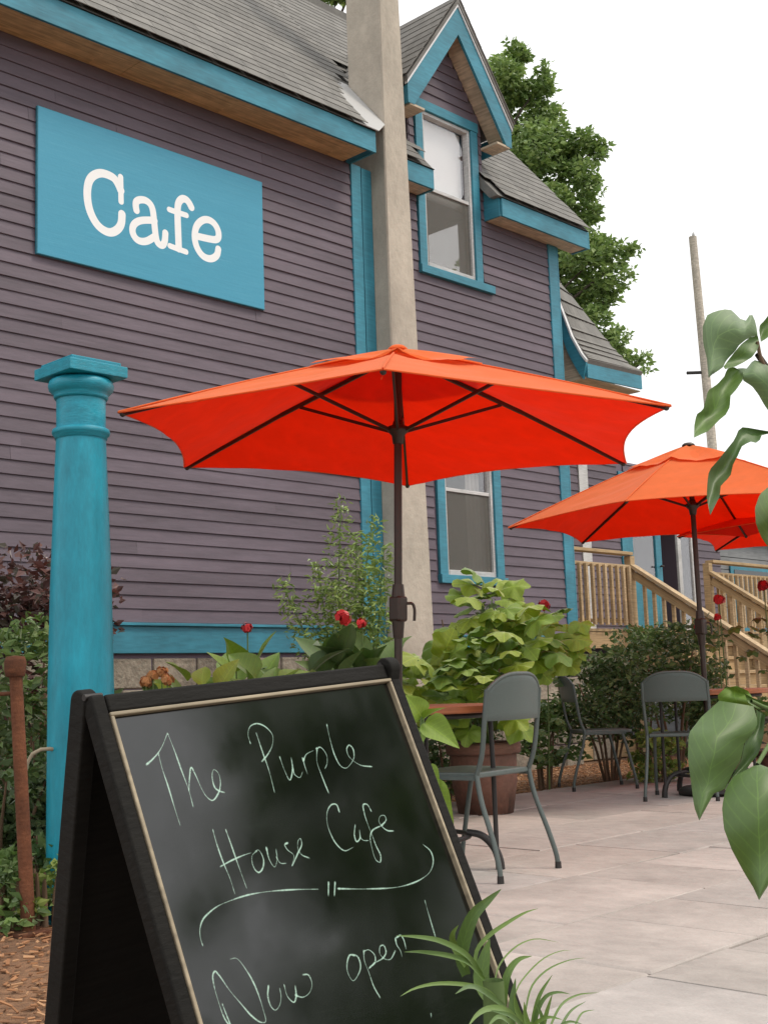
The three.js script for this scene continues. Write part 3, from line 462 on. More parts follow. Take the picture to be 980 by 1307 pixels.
// ================================================================= Cafe sign
{
  const sx0 = 4.55, sx1 = 6.70, sy0 = 4.012, sy1 = 5.147, z = ZW + 0.03;
  const s = thing('cafe_sign', 'teal painted board with white lettering Cafe on purple clapboards', 'sign', V((sx0 + sx1) / 2, sy0, z));
  part('board', rbox(sx0, sx1, sy0, sy1, ZW + 0.017, z + 0.012, 0.004), M.teal, s);
  const W = 2048, Hh = 1080, c = document.createElement('canvas'); c.width = W; c.height = Hh; const g = c.getContext('2d');
  g.fillStyle = 'rgb(66,154,184)'; g.fillRect(0, 0, W, Hh);
  for (let i = 0; i < 2600; i++) { const a = rnd() * 0.05; g.fillStyle = rnd() < 0.5 ? `rgba(255,255,255,${a})` : `rgba(0,40,60,${a})`; const w = 40 + rnd() * 260; g.fillRect(rnd() * W - 100, rnd() * Hh, w, 1 + rnd() * 3); }
  const XY = (q) => { const p = onZ(90 + q[0] / 4.4545, 190 + q[1] / 4.4545, z + 0.012); return [(p.x - sx0) / (sx1 - sx0) * W, (sy1 - p.y) / (sy1 - sy0) * Hh]; };
  g.strokeStyle = '#f4f6f6'; g.lineCap = 'round'; g.lineJoin = 'round';
  const stroke = (pts, w = 40, cap = 'round') => { g.lineCap = cap; g.lineWidth = w / 4.4545 * 8.35; const q = pts.map(XY); g.beginPath(); g.moveTo(...q[0]); for (let i = 1; i < q.length - 1; i++) { const m = [(q[i][0] + q[i + 1][0]) / 2, (q[i][1] + q[i + 1][1]) / 2]; g.quadraticCurveTo(...q[i], ...m); } g.lineTo(...q[q.length - 1]); g.stroke(); };
  const k = 1 / 1;
  stroke([[285, 235], [262, 175], [215, 145], [160, 132], [105, 165], [90, 250], [104, 350], [150, 440], [215, 482], [262, 468], [290, 430], [292, 372]], 34); stroke([[284, 158], [287, 300]], 25);
  stroke([[375, 350], [366, 310], [385, 288], [430, 290], [465, 325], [475, 400], [482, 480], [492, 535], [520, 556], [537, 535], [540, 480]], 30); stroke([[478, 408], [410, 402], [358, 425], [348, 475], [378, 525], [430, 532], [480, 500]], 30);
  stroke([[688, 332], [672, 295], [640, 278], [614, 300], [608, 350], [612, 450], [616, 570]], 32); stroke([[562, 345], [610, 362], [660, 378]], 24); stroke([[566, 554], [615, 573], [658, 588]], 24);
  stroke([[722, 498], [780, 512], [842, 522], [846, 470], [815, 415], [765, 396], [718, 430], [704, 495], [716, 560], [752, 615], [800, 632], [836, 610], [842, 572]], 31);
  const t = new THREE.CanvasTexture(c); t.colorSpace = THREE.SRGBColorSpace; t.anisotropy = 8;
  const f = new THREE.PlaneGeometry(sx1 - sx0 - 0.012, sy1 - sy0 - 0.012); f.translate((sx0 + sx1) / 2, (sy0 + sy1) / 2, z + 0.0145);
  part('painted_face', f, new THREE.MeshStandardMaterial({ map: t, roughness: 0.5, bumpMap: rep(bumpTex, 6, 3), bumpScale: 0.0006 }), s);
}

// ================================================================= concrete post against the wall
{
  const s = thing('concrete_post', 'tall tapered pale concrete post standing against the purple house wall', 'post', V(8.28, 0, -7.86));
  const H = 9.6, P = [], U = [], N = 40; const ring = (y) => { const t = y / 7.3; return [[8.07, -7.64 - 0.0 * t], [8.535 - 0.185 * t, -7.64], [8.535 - 0.185 * t, -8.10], [8.07, -8.10]]; };
  const q = (a, b, c, d, u0, u1) => { const vs = [a, b, c, a, c, d], us = [u0, u1, u1, u0, u1, u0]; vs.forEach((i, j) => { P.push(...i); U.push(us[j], i[1]); }); };
  const c = 0.012;
  const oct = (y) => { const r = ring(y); return [[r[0][0] + c, r[0][1]], [r[1][0] - c, r[1][1]], [r[1][0], r[1][1] - c], [r[2][0], r[2][1] + c], [r[2][0] - c, r[2][1]], [r[3][0] + c, r[3][1]], [r[3][0], r[3][1] + c], [r[0][0], r[0][1] - c]].map(([x, z]) => [x, y, z]); };
  for (let i = 0; i < N; i++) { const a = oct(-0.1 + (H + 0.1) * i / N), b = oct(-0.1 + (H + 0.1) * (i + 1) / N); for (let j = 0; j < 8; j++) { const k = (j + 1) % 8; q(a[j], a[k], b[k], b[j], j * 0.45, j * 0.45 + 0.45); } }
  const top = oct(H); for (let j = 1; j < 7; j++) { P.push(...top[0], ...top[j], ...top[j + 1]); U.push(0, 0, 0, 1, 1, 1); }
  const g = new THREE.BufferGeometry(); g.setAttribute('position', new THREE.Float32BufferAttribute(P, 3)); g.setAttribute('uv', new THREE.Float32BufferAttribute(U, 2)); g.computeVertexNormals();
  part('shaft', g, M.concrete, s);
}

// ================================================================= deck with stairs
{
  const s = thing('deck_stairs', 'unpainted wooden deck and stairs with picket railings beside the house', 'stairs', V(13.3, 0, -8.1));
  const zD = -8.09, yD = 1.40, xl = 12.44, xr = 14.21, wood = () => pick(M.deck);
  for (let z = ZP + 0.05, i = 0; z < zD; z += 0.142, i++) part('deck_board', rbox(11.13, 16.6, yD - 0.032, yD, z, Math.min(zD + 0.02, z + 0.137), 0.004), wood(), s);
  part('rim_board', rbox(11.14, xl, yD - 0.22, yD - 0.034, zD - 0.03, zD + 0.012), M.deck[1], s); part('rim_board', rbox(xr, 16.6, yD - 0.22, yD - 0.034, zD - 0.03, zD + 0.012), M.deck[1], s);
  // skirt of rough blocks under the deck
  for (let r = 0; r < 5; r++) for (let x = 11.16 + (r % 2) * 0.2; x < 16.5; x += 0.44) { if (x > xl - 0.35 && x < xr) continue; part('skirt_block', rbox(x, x + 0.425, r * 0.235 - 0.04, r * 0.235 + 0.185, zD - 0.2, zD - 0.05 + rr(-0.01, 0.01), 0.012), rnd() < 0.6 ? M.deck[1] : pick(M.foundation), s); }
  const post = (x, z, y0, y1) => part('post', rbox(x - 0.045, x + 0.045, y0, y1, z - 0.045, z + 0.045, 0.006), wood(), s);
  // level railing in front of the landing
  const level = (x0, x1) => {
    part('handrail', rbox(x0, x1, 2.255, 2.293, zD - 0.06, zD + 0.06, 0.006), wood(), s); part('rail', rbox(x0 + 0.0, x1, 2.10, 2.14, zD - 0.02, zD + 0.04, 0.004), wood(), s); part('rail', rbox(x0, x1, 1.47, 1.51, zD - 0.02, zD + 0.02, 0.004), wood(), s);
    for (let x = x0 + 0.06; x < x1 - 0.05; x += 0.122) part('baluster', rbox(x, x + 0.038, 1.44, 2.12, zD + 0.041, zD + 0.078, 0.003), wood(), s);
  };
  level(11.15, xl); level(xr + 0.05, 16.6);
  post(xl, zD, 0, 2.25); post(xr, zD, 0, 2.25); post(16.6, zD, 0, 2.25);
  const sl = 0.665, zEnd = -6.15, yR = (z) => 2.16 - (z - zD) * sl;
  for (const x of [xl, xr]) {
    part('handrail', bar(V(x, yR(zD + 0.04), zD + 0.04), V(x, yR(zEnd) , zEnd), 0.12, 0.038), wood(), s);
    part('rail', bar(V(x, yR(zD + 0.05) - 0.1, zD + 0.05), V(x, yR(zEnd) - 0.1, zEnd), 0.036, 0.088), wood(), s);
    part('rail', bar(V(x, yR(zD + 0.05) - 0.72, zD + 0.05), V(x, yR(zEnd + 0.1) - 0.72, zEnd + 0.1), 0.036, 0.088), wood(), s);
    part('stringer', bar(V(x, yD - 0.16, zD + 0.02), V(x, 0.02, zD + (yD - 0.1) / sl), 0.04, 0.27), M.deck[1], s);
    for (let z = zD + 0.14; z < zEnd - 0.06; z += 0.122) part('baluster', rbox(x + 0.02, x + 0.056, yR(z) - 0.8, yR(z) - 0.05, z, z + 0.038, 0.003), wood(), s);
    post(x, zEnd, -0.05, yR(zEnd) + 0.02);
  }
  for (let k = 0; k < 8; k++) { const y = yD - 0.17 * (k + 1), z = zD + 0.255 * k + 0.02; if (y < 0.02) break; part('tread', rbox(xl + 0.025, xr - 0.025, y - 0.038, y, z, z + 0.285, 0.005), wood(), s); part('riser', rbox(xl + 0.025, xr - 0.025, y - 0.168, y - 0.04, z + 0.24, z + 0.258, 0.003), M.deck[1], s); }
}

// ================================================================= column in the bed
{
  const c0 = place(-1.268, 5.2), s = thing('porch_column', 'free-standing teal round column with square capital in the planting bed', 'column', V(c0.x, -0.03, c0.z));
  const lathe = (pts, seg = 48) => new THREE.LatheGeometry(pts.map(([r, y]) => new THREE.Vector2(r, y)), seg);
  mesh('base', merge([lathe([[0, 0], [0.19, 0], [0.19, 0.05], [0.175, 0.055], [0.18, 0.075], [0.175, 0.1], [0.15, 0.11], [0.15, 0.13], [0, 0.13]]), new THREE.BoxGeometry(0.4, 0.06, 0.4).translate(0, -0.031, 0)]), M.tealColumn, s);
  mesh('shaft', lathe([[0.142, 0.12], [0.141, 0.5], [0.138, 0.9], [0.130, 1.3], [0.118, 1.65], [0.107, 1.925], [0.107, 1.94]]), M.tealColumn, s);
  mesh('neck_ring', lathe([[0.1, 1.93], [0.112, 1.932], [0.113, 1.945], [0.122, 1.950], [0.125, 1.960], [0.122, 1.972], [0.112, 1.977], [0.1, 1.979]]), M.tealColumn, s);
  mesh('neck', lathe([[0.106, 1.97], [0.106, 2.105], [0.100, 2.11]]), M.tealColumn, s);
  mesh('capital', lathe([[0.09, 2.10], [0.112, 2.102], [0.118, 2.112], [0.116, 2.122], [0.124, 2.128], [0.138, 2.142], [0.142, 2.16], [0.137, 2.178], [0.125, 2.189], [0.05, 2.191]]), M.tealColumn, s);
  const ab = new RoundedBoxGeometry(0.292, 0.048, 0.292, 2, 0.004); ab.translate(0, 2.217, 0); mesh('abacus', ab, M.tealColumn, s);
  const ab2 = new RoundedBoxGeometry(0.25, 0.018, 0.25, 2, 0.004); ab2.translate(0, 2.251, 0); mesh('abacus_cap', ab2, M.tealColumn, s);
  s.scale.set(0.965, 1, 0.965);
}

// ================================================================= chalkboard sandwich sign
{
  const yaw = rad(45.668), lean = rad(21.497), rl = rad(4.0);
  const a0 = RGT0.clone().multiplyScalar(Math.cos(yaw)).addScaledVector(FWD0, Math.sin(yaw)), n0 = RGT0.clone().multiplyScalar(Math.sin(yaw)).addScaledVector(FWD0, -Math.cos(yaw));
  const b0 = UP.clone().multiplyScalar(-Math.cos(lean)).addScaledVector(n0, Math.sin(lean));
  const ax = a0.clone().multiplyScalar(Math.cos(rl)).addScaledVector(b0, -Math.sin(rl)), bx = b0.clone().multiplyScalar(Math.cos(rl)).addScaledVector(a0, Math.sin(rl));
  const ay = bx.clone().negate(), az = new THREE.Vector3().crossVectors(ax, ay);
  const T = place(-0.411, 1.839, 0.796);                       // outer upper left corner of the pale bead
  const s = thing('sandwich_board', 'black A-frame chalkboard with handwritten message standing by the paving', 'sandwich board', V(T.x, 0, T.z));
  const front = new THREE.Group(); front.name = 'front_board'; front.position.set(0, T.y, 0); front.quaternion.setFromRotationMatrix(new THREE.Matrix4().makeBasis(ax, ay, az)); s.add(front);
  const W = 0.60, L = 0.80, D = 0.020, fw = 0.025; const F = (n, g, m) => mesh(n, g, m, front);
  F('stile', rbox(-fw, 0, -L - 0.06, 0.030, -D, 0.008, 0.005), M.black); F('stile', rbox(W, W + fw, -L - 0.06, 0.030, -D, 0.008, 0.005), M.black);
  F('rail', rbox(0.001, W - 0.001, 0.0, 0.029, -D + 0.001, 0.007, 0.005), M.black); F('rail', rbox(0.001, W - 0.001, -L - 0.035, -L, -D + 0.001, 0.007, 0.005), M.black);
  const bw = 0.006; F('bead', rbox(0, W, -bw, 0, -0.006, 0.0095, 0.002), M.bead); F('bead', rbox(0, W, -L, -L + bw, -0.006, 0.0095, 0.002), M.bead); F('bead', rbox(0, bw, -L + bw, -bw, -0.006, 0.0095, 0.002), M.bead); F('bead', rbox(W - bw, W, -L + bw, -bw, -0.006, 0.0095, 0.002), M.bead);
  // writing: traced strokes, laid on the board's own surface
  const cw = 1280, ch = Math.round(cw * L / W), c = document.createElement('canvas'); c.width = cw; c.height = ch; const g = c.getContext('2d');
  g.fillStyle = 'rgb(9,13,10)'; g.fillRect(0, 0, cw, ch);
  // wiped chalk dust: streaks with a grain
  for (let i = 0; i < 900; i++) { const x = rnd() * cw, y = rnd() * ch, len = 30 + rnd() * 130, an = -0.25 + rnd() * 0.5; const k = fbm(x / cw, y / ch, 0, 3); if (k < 0.47) continue; g.strokeStyle = `rgba(150,165,158,${0.018 + rnd() * 0.022})`; g.lineWidth = 1 + rnd() * 7; g.beginPath(); g.moveTo(x, y); g.lineTo(x + len * Math.cos(an), y + len * Math.sin(an)); g.stroke(); }
  for (let i = 0; i < 5000; i++) { g.fillStyle = `rgba(190,205,195,${rnd() * 0.07})`; g.fillRect(rnd() * cw, rnd() * ch, 1.5, 1.5); }
  const XY = (px, py) => { const d = ray(px, py), t = T.clone().sub(CAM).dot(az) / d.dot(az), p = CAM.clone().addScaledVector(d, t).sub(T); return [p.dot(ax) / W * cw, -p.dot(ay) / L * ch]; };
  const K = 980 / 180, c2 = document.createElement('canvas'); c2.width = cw; c2.height = ch; const h = c2.getContext('2d'); h.lineCap = 'round'; h.lineJoin = 'round';
  const st = (ox, oy, pts) => { // one chalk stroke: pressure varies along it
    const cv = new THREE.CatmullRomCurve3(pts.map(([x, y]) => { const q = XY(ox + x / K, oy + y / K); return V(q[0], q[1], 0); }), false, 'centripetal'), len = cv.getLength(), n = Math.max(6, Math.round(len / 3)), P = cv.getSpacedPoints(n), ph = rr(0, 6);
    for (let i = 0; i < n; i++) { const pr = 0.78 + 0.3 * Math.sin(i * 0.11 + ph) + 0.22 * (rnd() - 0.5) + (i < 3 ? 0.3 : 0), f = Math.min(1, (n - i) / 8 + 0.4); for (const [lw, al] of [[7.0, 0.16], [4.6, 0.42], [2.4, 0.4]]) { h.lineWidth = lw * pr; h.strokeStyle = `rgba(182,216,198,${al * f * (0.7 + 0.3 * pr)})`; h.beginPath(); h.moveTo(P[i].x, P[i].y); h.lineTo(P[i + 1].x, P[i + 1].y); h.stroke(); } }
  };
  const A = (...p) => st(170, 900, p), B = (...p) => st(310, 900, p), C = (...p) => st(240, 1020, p), E = (...p) => st(390, 1000, p), N = (...p) => st(230, 1127, p), O = (...p) => st(400, 1127, p);
  A([90, 410], [130, 375], [170, 330], [205, 270], [235, 192]); A([172, 330], [200, 440], [240, 560], [285, 710], [325, 835]);
  A([237, 192], [280, 300], [330, 440], [385, 590], [415, 705]); A([385, 590], [390, 500], [402, 430], [430, 480], [480, 590], [510, 635], [548, 660], [590, 610], [605, 540], [590, 470], [560, 445], [548, 470], [552, 530], [570, 575], [600, 595], [635, 605]);
  B([52, 265], [35, 200], [50, 145], [100, 125], [160, 150], [205, 205], [205, 270], [175, 335], [130, 390]); B([92, 190], [135, 320], [180, 450], [220, 605]);
  B([255, 355], [285, 440], [325, 518], [345, 440], [335, 360]); B([345, 430], [360, 480], [395, 500], [415, 460]); B([415, 365], [430, 420], [450, 478]); B([420, 385], [440, 340], [490, 312]);
  B([515, 300], [515, 390], [545, 480], [597, 610]); B([510, 300], [540, 290], [580, 340], [585, 400], [570, 440]);
  B([583, 130], [600, 210], [640, 350], [680, 420], [715, 435], [750, 405], [772, 360], [765, 300], [740, 275], [722, 300], [735, 350], [770, 385], [820, 415], [900, 425]);
  C([170, 208], [195, 300], [240, 430], [290, 550], [325, 660]); C([260, 208], [300, 320], [345, 450], [407, 620]); C([222, 468], [300, 425], [380, 390], [440, 370]);
  C([478, 358], [445, 390], [445, 440], [465, 490], [490, 508], [515, 485], [525, 430], [510, 380], [488, 352], [462, 362]); C([543, 335], [565, 420], [600, 470], [618, 420], [610, 345]); C([612, 400], [640, 442], [682, 445]);
  C([692, 302], [672, 315], [690, 350], [735, 390], [722, 462], [760, 380], [790, 310], [780, 272], [764, 290], [765, 350], [790, 385], [842, 408]);
  E([235, 195], [215, 145], [180, 145], [152, 190], [150, 270], [175, 350], [215, 420], [270, 465], [335, 440]); E([345, 285], [340, 360], [355, 402], [378, 380], [375, 320]); E([378, 370], [400, 392], [440, 395]);
  E([458, 192], [430, 145], [402, 145], [410, 210], [440, 300], [460, 350], [490, 430], [522, 500], [518, 545], [490, 530], [460, 440], [450, 370], [465, 325], [530, 290]); E([530, 290], [560, 250], [550, 222], [520, 225], [510, 260], [535, 300], [570, 325], [612, 328]);
  N([155, 437], [138, 380], [135, 320], [155, 255], [200, 205], [260, 160], [340, 125], [460, 85], [600, 60], [800, 45], [960, 42]);
  E([225, 730], [420, 732], [620, 722], [720, 700], [810, 660], [870, 605], [888, 530], [870, 470], [815, 420]); E([160, 685], [158, 780]); E([205, 685], [200, 780]);
  N([290, 840], [320, 920], [350, 1000], [310, 950], [265, 830], [230, 700], [225, 640], [240, 615], [270, 645], [340, 745], [420, 840], [500, 930], [560, 970], [592, 965], [575, 880], [520, 720], [460, 610], [390, 525], [345, 530]);
  N([612, 715], [608, 790], [630, 860], [660, 885], [690, 850], [700, 790], [690, 730]); N([720, 705], [745, 790], [790, 830], [805, 790], [798, 715]); N([800, 780], [850, 795], [900, 760], [915, 700], [890, 640], [850, 638]);
  O([285, 505], [255, 500], [235, 550], [238, 620], [275, 680], [310, 640], [328, 580], [310, 515], [275, 495]); O([350, 470], [355, 540], [385, 620], [420, 720], [465, 800]); O([350, 475], [385, 465], [425, 500], [430, 545], [385, 595]);
  O([390, 590], [430, 555], [485, 520], [505, 480], [490, 435], [465, 440], [462, 490], [490, 525], [535, 530], [570, 470]); O([570, 385], [580, 430], [605, 470], [617, 515]); O([575, 380], [610, 365], [630, 400], [645, 460]);
  O([775, 120], [800, 210], [850, 378]); O([818, 908], [820, 940]);
  // the slate's tooth breaks the chalk line into grains
  h.globalCompositeOperation = 'destination-out'; for (let i = 0; i < 60000; i++) { h.fillStyle = `rgba(0,0,0,${0.25 + rnd() * 0.6})`; h.fillRect(rnd() * cw, rnd() * ch, 1 + rnd() * 1.6, 1 + rnd() * 1.6); }
  g.drawImage(c2, 0, 0);
  const t = new THREE.CanvasTexture(c); t.colorSpace = THREE.SRGBColorSpace; t.anisotropy = 8;
  const pg = new THREE.PlaneGeometry(W - 0.002, L - 0.002); pg.translate(W / 2, -L / 2, 0);
  const ro = dataTex(256, 256, (u, v) => { const k = cl(0.12 + 0.16 * (fbm(u, v, 1, 5) - 0.5)); return [k, k, k]; }, false);
  F('slate', pg, new THREE.MeshPhysicalMaterial({ map: t, roughness: 1, roughnessMap: ro, ior: 1.78 }));
  F('backing', rbox(0.002, W - 0.002, -L + 0.002, -0.002, -0.012, -0.003, 0.001), M.black);
  // rear frame, hinged at the top
  const back = new THREE.Group(); back.name = 'rear_board'; back.position.copy(az.clone().multiplyScalar(-0.046).addScaledVector(ay, 0.0)).add(V(0, T.y, 0)); s.add(back);
  const lb = rad(15), nb = n0.clone().negate(), bb = UP.clone().multiplyScalar(-Math.cos(lb)).addScaledVector(nb, Math.sin(lb));
  const ax2 = a0.clone().multiplyScalar(Math.cos(rl)).addScaledVector(bb, -Math.sin(rl)), ay2 = bb.clone().multiplyScalar(Math.cos(rl)).addScaledVector(a0, Math.sin(rl)).negate(), az2 = new THREE.Vector3().crossVectors(ax2, ay2);
  back.quaternion.setFromRotationMatrix(new THREE.Matrix4().makeBasis(ax2, ay2, az2));
  const Bk = (n, gg, m) => mesh(n, gg, m, back);
  for (const x of [-fw - 0.001, W]) { // stiles with rounded heads
    const sh = new THREE.Shape(); sh.moveTo(-0.017, -0.86); sh.lineTo(0.017, -0.86); sh.lineTo(0.017, 0.036); sh.absarc(0, 0.036, 0.017, 0, Math.PI, false); sh.lineTo(-0.017, -0.86);
    const eg = new THREE.ExtrudeGeometry(sh, { depth: fw - 0.006, bevelEnabled: true, bevelSize: 0.003, bevelThickness: 0.003, bevelSegments: 2 }); eg.rotateY(Math.PI / 2); eg.translate(x + 0.003, 0, 0); uvBox(eg); Bk('stile', eg, M.black); }
  Bk('rail', rbox(0.002, W - 0.002, -0.01, 0.025, -0.018, 0.006, 0.004), M.black); Bk('rail', rbox(0.002, W - 0.002, -0.82, -0.78, -0.018, 0.006, 0.004), M.black); Bk('panel', rbox(0.003, W - 0.003, -0.779, -0.011, -0.008, -0.002, 0.001), M.black);
  for (const x of [-fw * 0.5, W + fw * 0.5]) { const h = new THREE.CylinderGeometry(0.005, 0.005, 0.03, 10); h.rotateZ(Math.PI / 2); h.translate(x, 0.03, -0.004); F('hinge_pin', h, M.iron); }
}

// ================================================================= umbrellas
function umbrella(center, rot, hr, ha, lab, tiltV, opts = {}) {
  const s = thing('patio_umbrella', lab, 'umbrella', V(center.x, 0, center.z), 'orange umbrellas over the cafe tables');
  const R = 1.35, dirs = []; for (let k = 0; k < 6; k++) { const a = rot + k * Math.PI / 3; dirs.push(RGT0.clone().multiplyScalar(Math.cos(a)).addScaledVector(FWD0, Math.sin(a))); }
  const prof = (t) => ha - (ha - hr) * Math.pow(t, 1.12);
  const ribP = (k, t) => dirs[k % 6].clone().multiplyScalar(R * t).setY(prof(t));
  const panel = (k, t0, t1, lift, n, m, scal, ruf = 0) => {
    const P = [], U = [], I = []; for (let i = 0; i <= n; i++) for (let j = 0; j <= m; j++) { const v = j / m; let t = t0 + (t1 - t0) * i / n; t *= 1 - scal * 4 * v * (1 - v) * Math.pow(i / n, 2); const A = ribP(k, t), B = ribP(k + 1, t), p = A.multiplyScalar(1 - v).addScaledVector(B, v);
      p.y += lift - 0.012 * Math.sin(Math.PI * v) * (i / n) + 0.02 * Math.sin(Math.PI * v) * Math.sin(Math.PI * i / n) * -1 + 0.0035 * Math.sin(t * 31 + v * 7 + k * 1.7) * Math.sin(Math.PI * v) + 0.003 * Math.sin(v * 23 + t * 9 + k) * (i / n) + ruf * (i / n) * Math.sin(v * Math.PI * 2 + k * 2.1); P.push(p.x, p.y, p.z); U.push(t * R, v * t * R); }
    for (let i = 0; i < n; i++) for (let j = 0; j < m; j++) { const a = i * (m + 1) + j, b = a + m + 1; I.push(a, b, a + 1, b, b + 1, a + 1); }
    const g = new THREE.BufferGeometry(); g.setAttribute('position', new THREE.Float32BufferAttribute(P, 3)); g.setAttribute('uv', new THREE.Float32BufferAttribute(U, 2)); g.setIndex(I); g.computeVertexNormals(); return g; };
  const top = new THREE.Group(); top.name = 'canopy'; s.add(top);
  for (let k = 0; k < 6; k++) {
    mesh('canopy_panel', panel(k, 0.10, 1.0, 0.0, 16, 12, 0.07), M.orange[k % 3], top);
    mesh('panel_lining', panel(k, 0.10, 0.998, -0.004, 16, 12, 0.07), M.lining[k % 3], top);
    mesh('vent_flap', panel(k, 0.02, 0.34, 0.022, 8, 12, -0.02, 0.014), M.orange[(k + 1) % 3], top);
    { const sp = []; for (let j = 0; j <= 10; j++) sp.push(ribP(k, 0.1 + 0.9 * j / 10).add(V(0, 0.003, 0))); mesh('seam', tube(sp, 0.0045, 20, 5), M.orange[(k + 2) % 3], top); }
    // hem along the edge
    const hp = []; for (let j = 0; j <= 12; j++) { const v = j / 12, t = 1 - 0.07 * 4 * v * (1 - v); hp.push(ribP(k, t).multiplyScalar(1 - v).addScaledVector(ribP(k + 1, t), v).add(V(0, -0.012 * Math.sin(Math.PI * v), 0))); }
    mesh('hem', tube(hp, 0.004, 14, 5), M.orange[k % 3], top);
    const a = ribP(k, 0.03).add(V(0, -0.016, 0)), b = ribP(k, 0.52).add(V(0, -0.016, 0)), c = ribP(k, 0.985).add(V(0, -0.012, 0));
    const rb = mesh('rib', merge([bar(a, b, 0.014, 0.02), bar(b, c, 0.013, 0.018)]), M.bronze, s);
    mesh('strut', bar(dirs[k].clone().multiplyScalar(0.03).setY(opts.hub ?? hr + 0.03), ribP(k, 0.43).add(V(0, -0.03, 0)), 0.012, 0.016), M.bronze, rb);
    mesh('rib_tip', new THREE.SphereGeometry(0.013, 10, 8).translate(c.x, c.y, c.z), M.bronze, rb);
  }
  const hub = opts.hub ?? hr + 0.03;
  mesh('pole', merge([new THREE.CylinderGeometry(0.019, 0.019, ha - 0.02 - 0.06, 16).translate(0, (ha - 0.02 + 0.06) / 2, 0)]), M.bronze, s);
  mesh('runner_hub', new THREE.LatheGeometry([[0.0, hub - 0.06], [0.024, hub - 0.06], [0.03, hub - 0.02], [0.05, hub], [0.05, hub + 0.022], [0.028, hub + 0.03], [0.022, hub + 0.05], [0, hub + 0.05]].map(([r, y]) => new THREE.Vector2(r, y)), 18), M.bronze, s);
  mesh('crown_hub', new THREE.LatheGeometry([[0, ha - 0.07], [0.04, ha - 0.065], [0.045, ha - 0.03], [0.02, ha - 0.02], [0, ha - 0.02]].map(([r, y]) => new THREE.Vector2(r, y)), 16), M.bronze, s);
  mesh('finial', new THREE.LatheGeometry([[0, ha + 0.005], [0.05, ha + 0.006], [0.046, ha + 0.022], [0.03, ha + 0.034], [0, ha + 0.038]].map(([r, y]) => new THREE.Vector2(r, y)), 16), opts.cap || M.bronze, s);
  const ck = 1.21, cr = mesh('crank_box', merge([rbox(-0.032, 0.032, ck - 0.085, ck + 0.035, -0.036, 0.036, 0.014), new THREE.CylinderGeometry(0.026, 0.032, 0.06, 14).translate(0, ck + 0.06, 0), new THREE.CylinderGeometry(0.03, 0.024, 0.08, 14).translate(0, ck - 0.12, 0)]), M.bronze, s);
  const hd = RGT0.clone(); mesh('crank_handle', merge([tube([hd.clone().multiplyScalar(0.03).setY(ck), hd.clone().multiplyScalar(0.065).setY(ck), hd.clone().multiplyScalar(0.075).setY(ck - 0.02), hd.clone().multiplyScalar(0.075).setY(ck - 0.08)], 0.007)]), M.bronze, cr);
  mesh('base', new THREE.LatheGeometry([[0, 0.002], [0.23, 0.002], [0.235, 0.03], [0.2, 0.055], [0.06, 0.075], [0.035, 0.1], [0.034, 0.32], [0.022, 0.33], [0, 0.33]].map(([r, y]) => new THREE.Vector2(r, y)), 32), M.iron, s);
  if (tiltV) s.quaternion.setFromAxisAngle(FWD0, tiltV);
  return s;
}
const U1 = place(0.081, 5.865), U2 = place(2.255, 9.09), U3 = place(3.72, 10.2);
umbrella(place(0.012, 5.865), 0.476, 1.987, 2.416, 'large open orange umbrella over the round table beside the sandwich board', rad(1.9), { hub: 2.03, cap: M.orange[0] });
umbrella(U2, -0.032, 1.955, 2.50, 'open orange umbrella over the table in front of the wooden stairs', 0, { hub: 2.06 });
umbrella(U3, 0.05, 1.96, 2.42, 'orange umbrella partly hidden behind another umbrella and the lilac leaves', 0, { hub: 1.98 });

// ================================================================= tables
function table(c, r, lab, rot) {
  const s = thing('cafe_table', lab, 'table', V(c.x, 0, c.z), 'cafe tables'); s.rotation.y = rot;
  const ring = new THREE.Shape(); ring.absarc(0, 0, r, 0, 2 * Math.PI); const hole = new THREE.Path(); hole.absarc(0, 0, 0.026, 0, 2 * Math.PI, true); ring.holes.push(hole);
  const tg = new THREE.ExtrudeGeometry(ring, { depth: 0.024, bevelEnabled: true, bevelSize: 0.006, bevelThickness: 0.005, bevelSegments: 3, curveSegments: 48 }); tg.rotateX(-Math.PI / 2); tg.translate(0, 0.705, 0); uvBox(tg); mesh('table_top', tg, M.tableTop, s);
  mesh('apron', new THREE.TorusGeometry(r * 0.86, 0.012, 8, 40).rotateX(Math.PI / 2).translate(0, 0.688, 0), M.iron, s);
  mesh('centre_ring', new THREE.TorusGeometry(0.26, 0.011, 8, 28).rotateX(Math.PI / 2).translate(0, 0.145, 0), M.iron, s);
  for (let k = 0; k < 4; k++) { const a = k * Math.PI / 2, d = V(Math.cos(a), 0, Math.sin(a)), q = (rad_, y) => d.clone().multiplyScalar(rad_).setY(y); const lg = mesh('leg', tube([q(r * 0.86, 0.69), q(r * 0.87, 0.4), q(r * 0.87, 0.1)], 0.011), M.iron, s);
    mesh('foot', limb([q(0.25, 0.165), q(r * 0.72, 0.15), q(r * 0.84, 0.10), q(r * 0.89, 0.045), q(r * 0.90, 0.0)], 0.015, 0.021, 8), M.iron, lg); }
  return s;
}
{ const f = onY(603, 1110), a = Math.atan2(f.z - U1.z, f.x - U1.x); table(U1, 0.44, 'small round terracotta-topped table beside the sandwich board', -a); }
{ const f = onY(857, 1008), a = Math.atan2(f.z - U2.z, f.x - U2.x); table(U2, 0.44, 'round terracotta-topped table in front of the wooden stairs', -a); }
table(U3, 0.44, 'cafe table under the umbrella farthest along the paving', 0.4);

